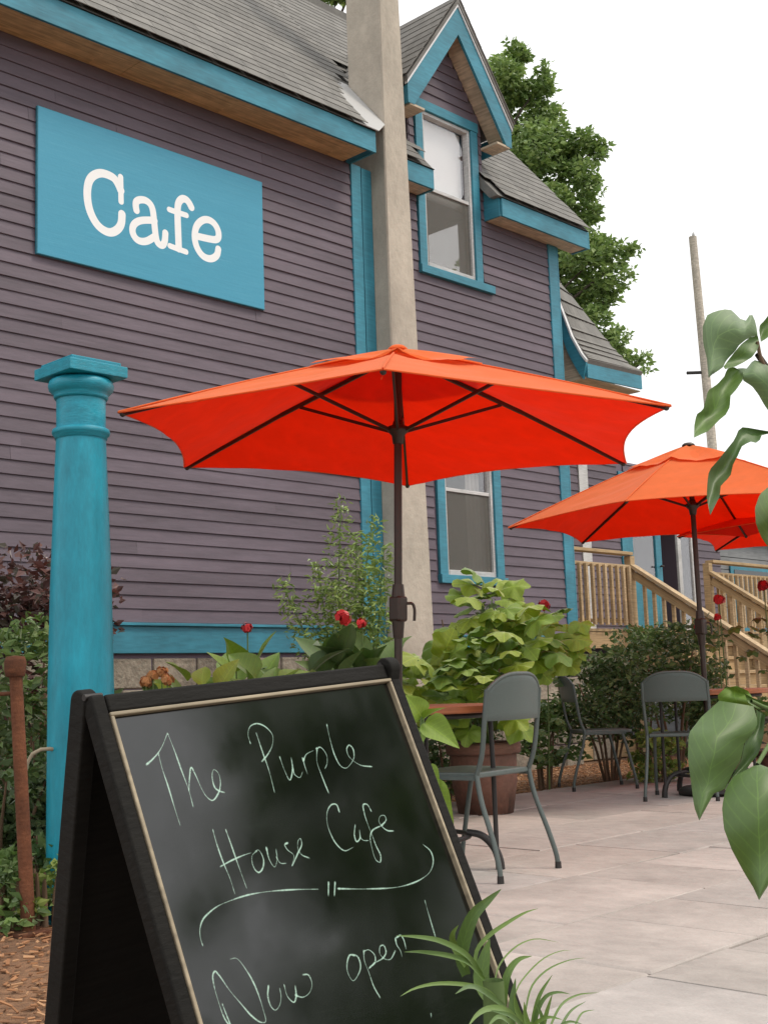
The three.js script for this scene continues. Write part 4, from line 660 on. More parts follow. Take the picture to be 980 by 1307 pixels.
// ================================================================= folding chairs (local: the sitter faces -z)
function chair(pos, face, lab) {
  const s = thing('folding_chair', lab, 'chair', V(pos.x, 0, pos.z), 'grey green metal cafe chairs'); s.rotation.y = Math.atan2(-face.x, -face.z);
  const w = 0.205, tb = 0.0115;
  // seat pan: shallow dished sheet with rolled edge
  const sh = new THREE.Shape(), hw = 0.205, r = 0.06; sh.moveTo(-hw + r, -0.2); sh.lineTo(hw - r, -0.2); sh.quadraticCurveTo(hw, -0.2, hw, -0.2 + r); sh.lineTo(hw - 0.015, 0.17); sh.lineTo(-hw + 0.015, 0.17); sh.lineTo(-hw, -0.2 + r); sh.quadraticCurveTo(-hw, -0.2, -hw + r, -0.2);
  const sg = new THREE.ExtrudeGeometry(sh, { depth: 0.012, bevelEnabled: true, bevelSize: 0.008, bevelThickness: 0.006, bevelSegments: 3, curveSegments: 8 }); sg.rotateX(Math.PI / 2); sg.translate(0, 0.442, 0); uvBox(sg); mesh('seat', sg, M.chair, s);
  // curved back panel
  const n = 16, m = 6, P = [], I = [], Uv = []; for (const sd of [0, 1]) for (let i = 0; i <= n; i++) for (let j = 0; j <= m; j++) { const u = i / n * 2 - 1, v = j / m, topY = 0.865 - 0.075 * Math.pow(Math.abs(u), 3.2), y = 0.665 + (topY - 0.665) * v, z = 0.205 + (y - 0.44) * 0.10 + 0.035 * (1 - u * u) + (sd ? 0.009 : 0); P.push(u * (w + 0.012), y, z); Uv.push(u, v); }
  const L = (n + 1) * (m + 1); for (let i = 0; i < n; i++) for (let j = 0; j < m; j++) { const a = i * (m + 1) + j, b = a + m + 1; I.push(a, a + 1, b, b, a + 1, b + 1); I.push(L + a, L + b, L + a + 1, L + b, L + b + 1, L + a + 1); }
  for (let i = 0; i < n; i++) for (const j of [0, m]) { const a = i * (m + 1) + j, b = a + m + 1; if (j) I.push(a, L + a, b, b, L + a, L + b); else I.push(a, b, L + a, b, L + b, L + a); }
  const bg = new THREE.BufferGeometry(); bg.setAttribute('position', new THREE.Float32BufferAttribute(P, 3)); bg.setAttribute('uv', new THREE.Float32BufferAttribute(Uv, 2)); bg.setIndex(I); bg.computeVertexNormals(); mesh('backrest', bg, M.chair, s);
  { const pts = []; for (let i = 0; i <= 24; i++) { const u = i / 24 * 2 - 1, y = 0.865 - 0.075 * Math.pow(Math.abs(u), 3.2); pts.push(V(u * (w + 0.012), y, 0.209 + (y - 0.44) * 0.10 + 0.035 * (1 - u * u))); } mesh('backrest_rim', tube(pts, 0.009, 40, 8), M.chair, s); }
  for (const x of [-1, 1]) {
    mesh('back_upright', tube([V(x * (w + 0.012), 0.80, 0.247), V(x * (w + 0.014), 0.66, 0.228), V(x * (w + 0.01), 0.52, 0.205), V(x * (w + 0.008), 0.44, 0.175)], tb, 16), M.chair, s);
    const lg = mesh('leg', tube([V(x * (w + 0.008), 0.445, 0.172), V(x * (w + 0.012), 0.33, 0.195), V(x * (w + 0.022), 0.16, 0.255), V(x * (w + 0.032), 0.05, 0.285), V(x * (w + 0.034), 0.004, 0.288)], tb, 18), M.chair, s);
    mesh('foot_cap', new THREE.CylinderGeometry(0.0135, 0.015, 0.03, 12).translate(x * (w + 0.034), 0.015, 0.288), M.iron, lg);
    const fl = mesh('leg', tube([V(x * (w - 0.01), 0.43, -0.12), V(x * (w + 0.002), 0.25, -0.165), V(x * (w + 0.008), 0.06, -0.205), V(x * (w + 0.008), 0.004, -0.21)], tb, 16), M.chair, s);
    mesh('foot_cap', new THREE.CylinderGeometry(0.0135, 0.015, 0.03, 12).translate(x * (w + 0.008), 0.015, -0.21), M.iron, fl);
    mesh('seat_rail', bar(V(x * (w + 0.004), 0.424, 0.17), V(x * (w - 0.004), 0.424, -0.15), 0.014, 0.018), M.chair, s);
  }
  return s;
}
{ const a = onY(638, 1128), b = onY(713, 1108), mid = a.clone().add(b).multiplyScalar(0.5), ax = b.clone().sub(a).normalize(), face = V(ax.z, 0, -ax.x); chair(mid.clone().addScaledVector(face, 0.288), face, 'grey green metal folding chair beside the terracotta planter pot'); }
{ const face = FWD0.clone().multiplyScalar(0.92).addScaledVector(RGT0, 0.30).normalize(), side = V(-face.z, 0, face.x), foot = onY(823, 1023); // left rear foot
  chair(foot.clone().addScaledVector(side, 0.24).addScaledVector(face, 0.288), face, 'grey green metal folding chair with its back to the paving, before the stairs table'); }
{ const a = onY(727, 1010), face = RGT0.clone().multiplyScalar(0.985).addScaledVector(FWD0, 0.10).normalize(); const side = V(-face.z, 0, face.x);
  chair(a.clone().addScaledVector(side, 0.0).addScaledVector(face, 0.29).addScaledVector(FWD0, 0.2), face, 'grey green metal folding chair turned sideways at the edge of the bark bed'); }

// ================================================================= plants
// terracotta pot with the lime shrub
const lathe = (pts, seg = 36) => new THREE.LatheGeometry(pts.map(([r, y]) => new THREE.Vector2(r, y)), seg);
function pot(pos, rT, rB, h, lab) {
  const s = thing('planter_pot', lab, 'planter', V(pos.x, pos.y || 0, pos.z));
  mesh('body', lathe([[0, 0], [rB, 0], [rB + (rT - rB) * 0.5, h * 0.45], [rT - 0.03, h * 0.84], [rT - 0.055, h * 0.84], [rB - 0.03, 0.03], [0, 0.03]]), M.pot, s);
  mesh('rim', lathe([[rT - 0.04, h * 0.83], [rT - 0.012, h * 0.83], [rT, h * 0.86], [rT, h * 0.97], [rT - 0.012, h], [rT - 0.04, h], [rT - 0.05, h * 0.97], [rT - 0.05, h * 0.84]]), M.pot, s);
  mesh('soil', new THREE.CircleGeometry(rT - 0.05, 28).rotateX(-Math.PI / 2).translate(0, h * 0.9, 0), M.soil, s);
  return s;
}
const potPos = onY(620, 1037); pot(potPos, 0.245, 0.18, 0.45, 'reddish brown terracotta pot holding the lime green shrub');
{
  const c = potPos.clone(), s = thing('lime_shrub', 'bushy lime green shrub with rounded lobed leaves in the terracotta pot', 'shrub', V(c.x, 0.40, c.z));
  const base = V(c.x, 0.42, c.z), up2 = V(0, 1, 0);
  const blobs = [[595, 850, 8.2, 0.42, 0.24], [640, 812, 8.3, 0.36, 0.2], [690, 812, 8.5, 0.24, 0.16], [560, 870, 8.0, 0.26, 0.16], [628, 765, 8.4, 0.16, 0.14], [615, 885, 8.1, 0.34, 0.2]];
  for (const [px, py, D, rx, ry] of blobs) {
    const q = atD(px, py, D); part('stem', limb([base.clone().add(V(rr(-.08, .08), 0, rr(-.08, .08))), base.clone().lerp(q, 0.5).add(V(rr(-.05, .05), 0.06, rr(-.05, .05))), q], 0.011, 0.004), M.stemGreen, s);
    const n = Math.round(30 * rx / 0.4 + 8);
    for (let i = 0; i < n; i++) { const d = V(rr(-1, 1), rr(-1, 1), rr(-1, 1)); if (d.lengthSq() > 1) { i--; continue; } const p = q.clone().add(V(d.x * rx, d.y * ry, d.z * rx)); const out = V(d.x, d.y * 0.4 - 0.15, d.z).addScaledVector(FWD0, -0.35).normalize(); const face = V(rr(-.3, .3), rr(0.5, 1), rr(-.3, .3)).addScaledVector(FWD0, -rr(0.3, 0.9)); leaf(s, p, out, face, rr(0.13, 0.235), pick(G.lobed), pick(M.lime)); }
  }
}
// red flower heads: a ball of small petals on a stalk
function flowerHead(s, p, r, mats = M.petalRed) {
  const P = [], N = []; for (let i = 0; i < 46; i++) { const d = V(rr(-1, 1), rr(-0.5, 0.9), rr(-1, 1)).normalize(), t = new THREE.Vector3().crossVectors(d, V(rr(-1, 1), rr(-1, 1), rr(-1, 1))).normalize(), b = new THREE.Vector3().crossVectors(d, t), c = p.clone().addScaledVector(d, r * rr(0.35, 1.05)), k = r * rr(0.35, 0.6); d.addScaledVector(t, rr(-.7, .7)).normalize(); const q = [[-1, -0.6], [0.1, -1], [1, -0.3], [0.7, 0.9], [-0.6, 0.8]].map(([u, v]) => c.clone().addScaledVector(t, u * k).addScaledVector(b, v * k).addScaledVector(d, 0.15 * k * (u * u))); for (let j = 1; j < 4; j++) for (const x of [q[0], q[j], q[j + 1]]) { P.push(x.x, x.y, x.z); N.push(d.x, d.y, d.z); } }
  const g = new THREE.BufferGeometry(); g.setAttribute('position', new THREE.Float32BufferAttribute(P, 3)); g.setAttribute('normal', new THREE.Float32BufferAttribute(N, 3)); return part('flower_head', g, pick([].concat(mats)), s);
}
function flowering(px, py, D, r, label, more = [], leafBlob) { // stalks rise from the bed
  const q = atD(px, py, D), s = thing('red_flower_plant', label, 'flower', V(q.x, 0, q.z), 'red flowers in the beds');
  for (const [x, y, k] of [[px, py, r], ...more]) { const p = atD(x, y, D); part('stem', limb([V(q.x + rr(-.05, .05), -0.03, q.z + rr(-.05, .05)), V(p.x + rr(-.03, .03), p.y * 0.6, p.z), p], 0.007, 0.004), M.stemGreen, s); flowerHead(s, p, k * 0.85); }
  if (leafBlob) for (let i = 0; i < leafBlob; i++) { const y = rr(0.1, q.y * 0.85), a = rr(0, 6.3), d = V(Math.cos(a), 0.2, Math.sin(a)); leaf(s, V(q.x, y, q.z).addScaledVector(d, rr(0.02, 0.14)), d, V(0, 1, 0).addScaledVector(FWD0, -0.6), rr(0.07, 0.12), pick(G.lobed), pick(M.mid)); }
  return s;
}
flowering(438, 788, 8.0, 0.058, 'red flower head beside the tall feathery shrub', [[462, 796, 0.04]], 14);
flowering(316, 802, 7.6, 0.04, 'small dark red flower in front of the teal water table', [], 12);
flowering(694, 772, 9.9, 0.05, 'red flower rising behind the lime green shrub', [], 12);
flowering(917, 766, 9.9, 0.055, 'red flower heads in front of the stair railing', [[915, 788, 0.035], [890, 800, 0.03]], 22);
flowering(974, 748, 10.0, 0.055, 'red flower head beside the farther stair rail', [[985, 770, 0.04]], 18);

for (const [px, D, lab] of [[917, 9.9, 'small terracotta pot holding red flowers in front of the stair railing'], [974, 10.0, 'small terracotta pot holding the red flower beside the farther stair rail']]) { const q = atD(px, 760, D); pot(V(q.x, 0, q.z), 0.15, 0.105, 0.24, lab); }
// tall feathery shrub by the corner of the house
{
  const b = atD(455, 860, 8.3), s = thing('feathery_shrub', 'tall feathery light green shrub against the purple wall', 'shrub', V(b.x, -0.03, b.z));
  const tops = [[435, 645, 8.35], [455, 690, 8.2], [475, 665, 8.5], [405, 720, 8.2], [430, 750, 8.1], [470, 730, 8.3], [360, 745, 8.2], [490, 700, 8.4]], cols = [[.30, .42, .10], [.25, .37, .09], [.36, .47, .13], [.19, .29, .07]]; const bl = [];
  for (const [x, y, D] of tops) { const p = atD(x, y, D), a = V(b.x + rr(-.05, .05), -0.02, b.z + rr(-.05, .05)); const c = new THREE.CatmullRomCurve3([a, a.clone().lerp(p, 0.55).add(V(rr(-.05, .05), 0.12, rr(-.05, .05))), p]); part('stem', limb(c.getPoints(4), 0.010, 0.003, 6), M.stemGreen, s);
    for (let t = 0.35; t <= 1.02; t += 0.05) { const q = c.getPoint(Math.min(1, t)); const r = 0.04 + 0.08 * Math.sin(Math.PI * Math.min(1, (1.12 - t) * 0.9)); bl.push([q.x, q.y, q.z, r, r * 0.75, r, Math.round(42 * r / 0.12)]); } }
  const f = part('foliage', leafCloud(bl, 0.055, cols, { narrow: 0.26 }), M.cloud, s); f.userData.kind = 'stuff';
}
// broad upright leaves in the bed behind the chalkboard
function broad(px, py, D, n, len, mats, geos, label, spread = 0.55, group = 'leafy plants in the bed by the house') {
  const q = atD(px, py, D), s = thing('leafy_plant', label, 'plant', V(q.x, -0.03, q.z), group);
  const h = Math.max(0.12, q.y - len * 0.7);
  for (let i = 0; i < n; i++) { const a = i / n * 6.28 + rr(-.4, .4), o = V(Math.cos(a), 0, Math.sin(a)), y = h * rr(0.55, 1.0), p = V(q.x, y, q.z).addScaledVector(o, spread * rr(0.08, 0.3)); const d = o.clone().multiplyScalar(rr(0.3, 0.9) * spread * 1.6).add(V(0, rr(0.5, 1), 0)); if (i % 2 === 0) part('stem', limb([V(q.x + o.x * 0.03, -0.03, q.z + o.z * 0.03), V(q.x + o.x * 0.05, y * 0.6, q.z + o.z * 0.05), p], 0.007, 0.0045, 5), M.stemGreen, s); leaf(s, p, d, o.clone().multiplyScalar(-0.5).add(V(0, 0.6, 0)).addScaledVector(FWD0, -0.5), len * rr(0.7, 1.15), pick(geos), pick(mats)); }
  return s;
}
broad(305, 812, 7.4, 20, 0.27, M.lime.slice(1), G.ovate, 'yellow green broad-leaved plant under the small dark red flower');
broad(345, 826, 7.0, 18, 0.24, M.lime.slice(1, 3), G.ovate, 'bushy light green plant behind the top edge of the chalkboard');
broad(385, 808, 7.5, 14, 0.28, M.mid, G.ovate, 'dark green broad-leaved plant below the feathery shrub');
broad(430, 806, 7.7, 18, 0.30, M.mid, G.ovate, 'green canna-like plant under the red flower head');
broad(470, 806, 7.9, 12, 0.28, M.mid, G.ovate, 'green leafy plant at the foot of the concrete post');
broad(258, 836, 6.6, 16, 0.19, M.lime.slice(1), G.ovate, 'small yellow green plant near the teal column');
{ const s = broad(205, 872, 5.6, 12, 0.10, M.mid, G.ovate, 'small plant with faded orange blooms beside the teal column', 0.3); for (const [x, y] of [[195, 862], [207, 858], [214, 868], [186, 870]]) { const p = atD(x, y, 5.6); flowerHead(s, p, 0.026, M.petalOrange); part('stem', limb([V(s.position.x, -0.02, s.position.z), p.clone().lerp(s.position, 0.4).setY(p.y * 0.6), p], 0.004, 0.003, 5), M.stemGreen, s); } }
// shrubs of small dark leaves between the chairs and the stairs
function shrub(px, pyTop, D, r, cols, label, o = {}) {
  const q = atD(px, pyTop, D), s = thing(o.name || 'shrub', label, 'shrub', V(q.x, -0.03, q.z), o.group), H = q.y, bl = [];
  for (let i = 0; i < 6; i++) { const a = i / 6 * 6.28 + rr(-.3, .3), e = V(q.x + Math.cos(a) * r * rr(.3, .7), H * rr(0.6, 0.92), q.z + Math.sin(a) * r * rr(.3, .7)); part('stem', limb([V(q.x + Math.cos(a) * 0.04, -0.03, q.z + Math.sin(a) * 0.04), V(q.x + Math.cos(a) * r * 0.25, H * 0.4, q.z + Math.sin(a) * r * 0.25), e], 0.014, 0.005, 6), M.stemWood, s); }
  for (let i = 0; i < (o.blobs || 16); i++) { const a = rr(0, 6.28), t = rr(o.low ?? 0.1, 0.95), k = r * Math.sqrt(1 - Math.pow(Math.abs(t - 0.5) * 1.7, 2) * 0.7) * rr(0.2, 0.85), b = r * rr(0.22, 0.42); bl.push([q.x + Math.cos(a) * k, H * t, q.z + Math.sin(a) * k, b, b * 0.8, b, Math.round((o.dens || 110) * rr(0.6, 1.2))]); }
  const f = part('foliage', leafCloud(bl, o.size || 0.06, cols), M.cloud, s); f.userData.kind = 'stuff'; return s;
}
const dk = [[.08, .145, .035], [.10, .175, .04], [.13, .21, .05], [.065, .115, .03]], md = [[.12, .21, .04], [.15, .25, .05], [.09, .17, .035]], yl = [[.26, .36, .06], [.20, .31, .05], [.32, .40, .08]], rd = [[.11, .035, .028], [.08, .03, .025], [.15, .05, .035], [.06, .05, .03]];
shrub(770, 842, 10.6, 0.62, dk, 'dark green shrub behind the sideways chair', { blobs: 26, dens: 160, group: 'dark shrubs before the deck', low: 0.36 });
shrub(850, 800, 11.0, 0.55, dk, 'dark green shrub in front of the deck skirt blocks', { blobs: 22, dens: 150, group: 'dark shrubs before the deck', low: 0.36 });
shrub(812, 800, 11.4, 0.35, md, 'thin climbing shrub at the corner of the deck', { blobs: 12, dens: 70, size: 0.055 });
shrub(690, 895, 10.3, 0.3, md, 'green shrub between the terracotta pot and the sideways chair', { blobs: 12, dens: 90, low: 0.3 });
shrub(560, 905, 8.9, 0.4, dk, 'dark green ground plant behind the small round table', { blobs: 14, dens: 130 });
shrub(840, 935, 10.4, 0.28, yl, 'low yellow green plant behind the chair at the stairs table', { blobs: 10, dens: 110 });
shrub(930, 880, 11.2, 0.5, md, 'green shrub behind the table before the stairs', { blobs: 16, dens: 130 });
shrub(600, 770, 9.3, 0.4, dk, 'dark leafy shrub below the ground floor window', { blobs: 16, dens: 90, size: 0.075 });
// left border
shrub(18, 712, 7.6, 0.75, rd, 'dark red leaved shrub beside the teal column', { blobs: 34, dens: 220, size: 0.065 });
shrub(20, 790, 6.4, 0.45, md, 'light green shrub in front of the dark red shrub', { blobs: 18, dens: 140, size: 0.055 });
shrub(45, 860, 5.9, 0.5, dk, 'dark green shrub behind the rusty iron post', { blobs: 22, dens: 170, size: 0.06 });
shrub(5, 960, 5.6, 0.42, dk, 'low dark green shrub at the foot of the rusty iron post', { blobs: 16, dens: 150, size: 0.05 });
shrub(35, 1060, 5.2, 0.22, md, 'small green weed growing at the edge of the bark bed', { blobs: 8, dens: 70, size: 0.06 });
shrub(5, 1090, 4.9, 0.2, md, 'small weed beside the base of the rusty post', { blobs: 7, dens: 60, size: 0.055 });
shrub(60, 1100, 4.95, 0.16, yl, 'small pale weed at the base of the teal column', { blobs: 6, dens: 50, size: 0.05 });

// rusty iron post with cross bars
{
  const f = onY(38, 1178), t = atD(20, 848, 4.82), s = thing('iron_post', 'rusty iron post with knob top and thin cross bar', 'post', V(f.x, -0.03, f.z));
  const a = V(0, -0.05, 0), b = V(t.x - f.x, t.y + 0.03, t.z - f.z); mesh('shaft', limb([a, a.clone().lerp(b, 0.5), b], 0.027, 0.024, 12), M.rust, s);
  mesh('knob', lathe([[0.02, -0.05], [0.036, -0.045], [0.041, -0.02], [0.041, 0.012], [0.034, 0.03], [0, 0.034]], 18).translate(b.x, b.y, b.z), M.rust, s);
  const bd = RGT0.clone().multiplyScalar(-1); mesh('cross_bar', limb([V(b.x, b.y - 0.11, b.z), V(b.x, b.y - 0.11, b.z).addScaledVector(bd, 0.5), V(b.x, b.y - 0.12, b.z).addScaledVector(bd, 1.0)], 0.008, 0.008, 8), M.rust, s);
  mesh('plate', rbox(-0.07, 0.07, -0.012, 0.004, -0.07, 0.07, 0.004), M.rust, s);
}
// bent cane hoop edging beside the post
{ const p = onY(52, 1150), q = atD(52, 1010, 5.1), s = tag(mesh(numbered('cane_hoop'), tube([V(-0.06, -0.2, 0), V(-0.06, q.y - p.y - 0.05, 0), V(-0.03, q.y - p.y, 0.02), V(0.06, q.y - p.y, 0.04), V(0.1, q.y - p.y - 0.02, 0.05), V(0.1, -0.2, 0.05)], 0.008, 40), M.bead, scene), 'pale bent cane hoop beside the rusty iron post', 'hoop'); s.position.set(q.x, 0.16, q.z); }

// spiky potted plant at the lower edge, in front of the chalkboard's right leg
{
  const b = atD(632, 1312, 1.72), s0 = pot(V(b.x, 0, b.z), 0.15, 0.11, 0.30, 'low terracotta pot of the spiky plant beside the chalkboard'); 
  const s = thing('spiky_plant', 'spiky plant with long arching green leaves before the chalkboard', 'plant', V(b.x, 0.26, b.z));
  part('stem', limb([V(b.x, 0.24, b.z), V(b.x, b.y * 0.95, b.z), V(b.x, b.y + 0.06, b.z)], 0.02, 0.014), M.stemGreen, s);
  const blade = (pts, w, D0, D1, mat) => { // ribbon leaf along a traced midrib
    const cv = new THREE.CatmullRomCurve3(pts.map(([x, y], i) => atD(500 + x / 3.5, 1130 + y / 3.5, D0 + (D1 - D0) * i / (pts.length - 1)))), n = 16, P = [], U = [], I = [], W = w / 3.5 / F_PX * 1.7;
    for (let i = 0; i <= n; i++) { const t = i / n, p = cv.getPointAt(t), tg = cv.getTangentAt(t), sd = new THREE.Vector3().crossVectors(tg, FWD0.clone().multiplyScalar(-0.9).add(V(0, 0.5, 0))).normalize(), nn = new THREE.Vector3().crossVectors(sd, tg), hw = W / 2 * Math.pow(Math.sin(Math.PI * (0.2 + 0.8 * t * 0.99)), 0.8); for (const j of [-1, 0, 1]) { const q = p.clone().addScaledVector(sd, j * hw).addScaledVector(nn, Math.abs(j) * hw * 0.4); P.push(q.x, q.y, q.z); U.push(0.5 + j * 0.3, t); } }
    for (let i = 0; i < n; i++) for (let j = 0; j < 2; j++) { const a = i * 3 + j; I.push(a, a + 1, a + 3, a + 3, a + 1, a + 4); }
    const g = new THREE.BufferGeometry(); g.setAttribute('position', new THREE.Float32BufferAttribute(P, 3)); g.setAttribute('uv', new THREE.Float32BufferAttribute(U, 2)); g.setIndex(I); g.computeVertexNormals(); part('leaf', g, mat || pick(M.spiky), s); };
  for (const [p, w, d0, d1] of [
    [[[400, 400], [330, 310], [220, 252], [120, 232], [20, 225]], 26, 1.72, 1.6], [[[410, 420], [340, 345], [250, 315], [130, 298], [55, 298]], 24, 1.72, 1.62], [[[500, 540], [420, 470], [330, 445], [200, 440], [100, 462], [38, 496]], 19, 1.72, 1.58], [[[500, 540], [400, 470], [340, 455], [283, 485]], 26, 1.7, 1.6],
    [[[330, 400], [310, 330], [330, 220], [370, 130], [430, 70], [487, 18]], 62, 1.75, 1.72], [[[330, 360], [275, 265], [272, 220], [297, 178]], 34, 1.73, 1.7], [[[370, 380], [380, 290], [430, 228], [520, 165], [600, 120], [652, 104]], 20, 1.75, 1.78], [[[480, 560], [400, 430], [415, 320], [436, 240]], 74, 1.76, 1.78],
    [[[470, 520], [463, 410], [490, 340], [560, 270], [640, 240], [742, 254]], 8, 1.76, 1.84], [[[500, 540], [505, 440], [530, 370], [570, 330], [625, 316]], 34, 1.75, 1.76], [[[540, 570], [555, 470], [600, 400], [680, 325], [760, 292], [802, 294]], 7, 1.77, 1.86], [[[590, 640], [600, 540], [625, 450], [690, 380], [790, 335], [866, 324]], 9, 1.77, 1.86],
    [[[620, 680], [635, 580], [660, 490], [716, 400]], 20, 1.75, 1.76], [[[630, 680], [650, 560], [690, 495], [740, 478], [795, 486]], 20, 1.74, 1.74], [[[690, 690], [715, 610], [760, 530], [830, 490], [922, 479]], 11, 1.76, 1.84], [[[730, 690], [760, 620], [800, 560], [866, 518]], 12, 1.75, 1.8],
    [[[560, 600], [500, 556], [430, 553], [380, 580], [340, 630]], 28, 1.7, 1.6], [[[540, 640], [535, 540], [552, 415]], 30, 1.76, 1.78], [[[610, 660], [560, 560], [545, 480]], 28, 1.74, 1.74], [[[660, 690], [690, 570], [716, 486]], 20, 1.74, 1.74], [[[620, 680], [540, 590], [440, 558]], 22, 1.7, 1.63], [[[790, 700], [820, 620], [850, 570], [905, 556]], 9, 1.74, 1.8],
    [[[560, 680], [520, 610], [470, 590], [420, 640]], 24, 1.68, 1.6], [[[650, 700], [600, 600], [590, 520]], 26, 1.7, 1.7], [[[700, 700], [740, 640], [790, 610], [850, 620]], 14, 1.72, 1.74], [[[600, 690], [640, 620], [700, 590], [760, 600]], 18, 1.68, 1.64], [[[560, 660], [480, 640], [400, 680]], 24, 1.66, 1.58], [[[640, 700], [670, 600], [640, 520]], 20, 1.72, 1.72],
  ]) blade(p, w, d0, d1);
}
// rounded leaves beside the chalkboard's right edge
{
  const b = atD(548, 900, 3.0), s = thing('round_leaf_plant', 'plant with two rounded bright leaves at the edge of the chalkboard', 'plant', V(b.x - 0.05, 0, b.z));
  const root = V(b.x - 0.06, -0.03, b.z); const put = (b0, t0, w, k) => { const A = atD(b0[0], b0[1], 3.0), B = atD(t0[0], t0[1], 2.96), d = B.clone().sub(A); part('stem', limb([root, V(root.x, A.y * 0.7, root.z), A], 0.005, 0.003, 6), M.stemGreen, s); leaf(s, A, d, FWD0.clone().negate().add(V(0, 0.6, 0)), d.length(), G.heart[k], M.lime[1], w); };
  put([538, 915], [520, 886], 1.4, 0); put([542, 922], [586, 950], 1.1, 1); put([540, 918], [562, 900], 0.5, 2); put([536, 930], [528, 962], 1.0, 0); put([545, 1000], [580, 1050], 0.9, 1); put([540, 980], [562, 1012], 1.0, 2);
}
// lilac shrub at the right, close to the camera: stems stand outside the frame, twigs reach in
{
  const root = atD(1180, 1300, 1.35).setY(0), s = thing('lilac_shrub', 'lilac shrub with large heart-shaped leaves reaching in over the paving', 'shrub', root);
  const n1 = atD(1010, 520, 1.15), n2 = atD(1020, 900, 1.05), n3 = atD(966, 452, 1.12);
  part('branch', limb([root.clone(), V(root.x + 0.02, 0.5, root.z), atD(1080, 700, 1.2), n1, n3], 0.016, 0.0028, 8), M.bark, s);
  part('branch', limb([V(root.x, 0.45, root.z), atD(1070, 980, 1.12), n2, atD(968, 925, 1.04)], 0.008, 0.0025, 8), M.bark, s);
  // each blade between its two margins, at its own distance, cupped along the midrib
  const blade = (ox, oy, k, L, R, D0, D1, mat, cup = 0.012) => {
    const rs = (pts, n) => { const d = [0]; for (let i = 1; i < pts.length; i++) d.push(d[i - 1] + Math.hypot(pts[i][0] - pts[i - 1][0], pts[i][1] - pts[i - 1][1])); const o = []; for (let j = 0; j <= n; j++) { const t = j / n * d[d.length - 1]; let i = 1; while (i < d.length - 1 && d[i] < t) i++; const f = (t - d[i - 1]) / (d[i] - d[i - 1] || 1); o.push([pts[i - 1][0] + (pts[i][0] - pts[i - 1][0]) * f, pts[i - 1][1] + (pts[i][1] - pts[i - 1][1]) * f]); } return o; };
    const n = 22, m = 6, a = rs(L, n), b = rs(R, n), P = [], U = [], I = [];
    for (let i = 0; i <= n; i++) for (let j = 0; j <= m; j++) { const v = j / m, t = i / n, x = a[i][0] * (1 - v) + b[i][0] * v, y = a[i][1] * (1 - v) + b[i][1] * v, D = D0 + (D1 - D0) * t + cup * (4 * v * (1 - v)) * Math.sin(Math.PI * (0.15 + 0.8 * t)) + 0.004 * Math.sin(t * 9 + v * 3), p = atD(ox + x / k, oy + y / k, D); P.push(p.x, p.y, p.z); U.push(v, 1 - t); }
    for (let i = 0; i < n; i++) for (let j = 0; j < m; j++) { const q = i * (m + 1) + j, w = q + m + 1; I.push(q, q + 1, w, w, q + 1, w + 1); }
    const g = new THREE.BufferGeometry(); g.setAttribute('position', new THREE.Float32BufferAttribute(P, 3)); g.setAttribute('uv', new THREE.Float32BufferAttribute(U, 2)); g.setIndex(I); g.computeVertexNormals(); return part('leaf', g, mat, s);
  };
  const k1 = 7.258, k3 = 4.357, [mA, mB, mC] = M.lilac, mP = M.lilacPale;
  blade(860, 380, k1, [[770, 330], [755, 230], [712, 135], [660, 215], [600, 190], [540, 115], [450, 105], [310, 150], [262, 260], [265, 420], [300, 560], [315, 740]], [[770, 352], [720, 360], [660, 390], [600, 440], [560, 500], [500, 560], [470, 600], [455, 640], [430, 660], [395, 685], [360, 705], [318, 742]], 1.12, 1.08, mP, -0.014);
  blade(860, 380, k1, [[772, 350], [700, 367], [620, 430], [560, 500], [490, 590], [455, 640]], [[790, 420], [770, 480], [720, 550], [640, 600], [560, 640], [470, 662]], 1.12, 1.085, mA, 0.004);
  blade(860, 380, k1, [[560, 645], [520, 640], [480, 670], [470, 720], [400, 800], [310, 860], [290, 950], [265, 1040], [205, 1080], [185, 1180], [182, 1295]], [[635, 690], [635, 760], [575, 850], [520, 910], [515, 1010], [480, 1080], [420, 1130], [350, 1200], [310, 1240], [250, 1265], [184, 1297]], 1.10, 1.05, mB, 0.012);
  blade(860, 380, k1, [[560, 662], [610, 650], [670, 655], [720, 590], [750, 575], [850, 620], [1000, 700], [1080, 1000]], [[600, 680], [640, 770], [720, 820], [780, 900], [830, 990], [900, 1090], [980, 1180], [1060, 1240]], 1.11, 1.14, mP, -0.012);
  blade(860, 380, k1, [[785, 300], [790, 255], [830, 215], [880, 150], [960, 60], [1050, 0]], [[800, 410], [850, 380], [900, 340], [980, 270], [1040, 180], [1055, 0]], 1.12, 1.15, mA, 0.01);
  blade(860, 540, k1, [[900, 80], [780, 60], [640, 35], [600, 50], [560, 150], [480, 250], [400, 350], [320, 440], [305, 560], [300, 700], [330, 845]], [[900, 95], [810, 110], [800, 150], [760, 185], [700, 170], [620, 220], [595, 290], [545, 380], [520, 490], [430, 580], [420, 680], [380, 760], [335, 850]], 1.10, 1.04, mC, 0.01);
  blade(860, 540, k1, [[960, 560], [870, 590], [790, 660], [745, 790], [755, 930], [800, 1050], [860, 1140], [930, 1190]], [[990, 560], [1060, 660], [1100, 800], [1080, 950], [1010, 1100], [935, 1192]], 1.0, 0.97, mB, -0.012);
  blade(860, 860, k3, [[250, 150], [150, 240], [80, 330], [75, 470], [95, 620], [110, 740], [138, 815]], [[440, 180], [465, 270], [440, 330], [390, 380], [370, 480], [320, 560], [280, 645], [220, 665], [180, 740], [140, 815]], 1.03, 0.98, mA, -0.014);
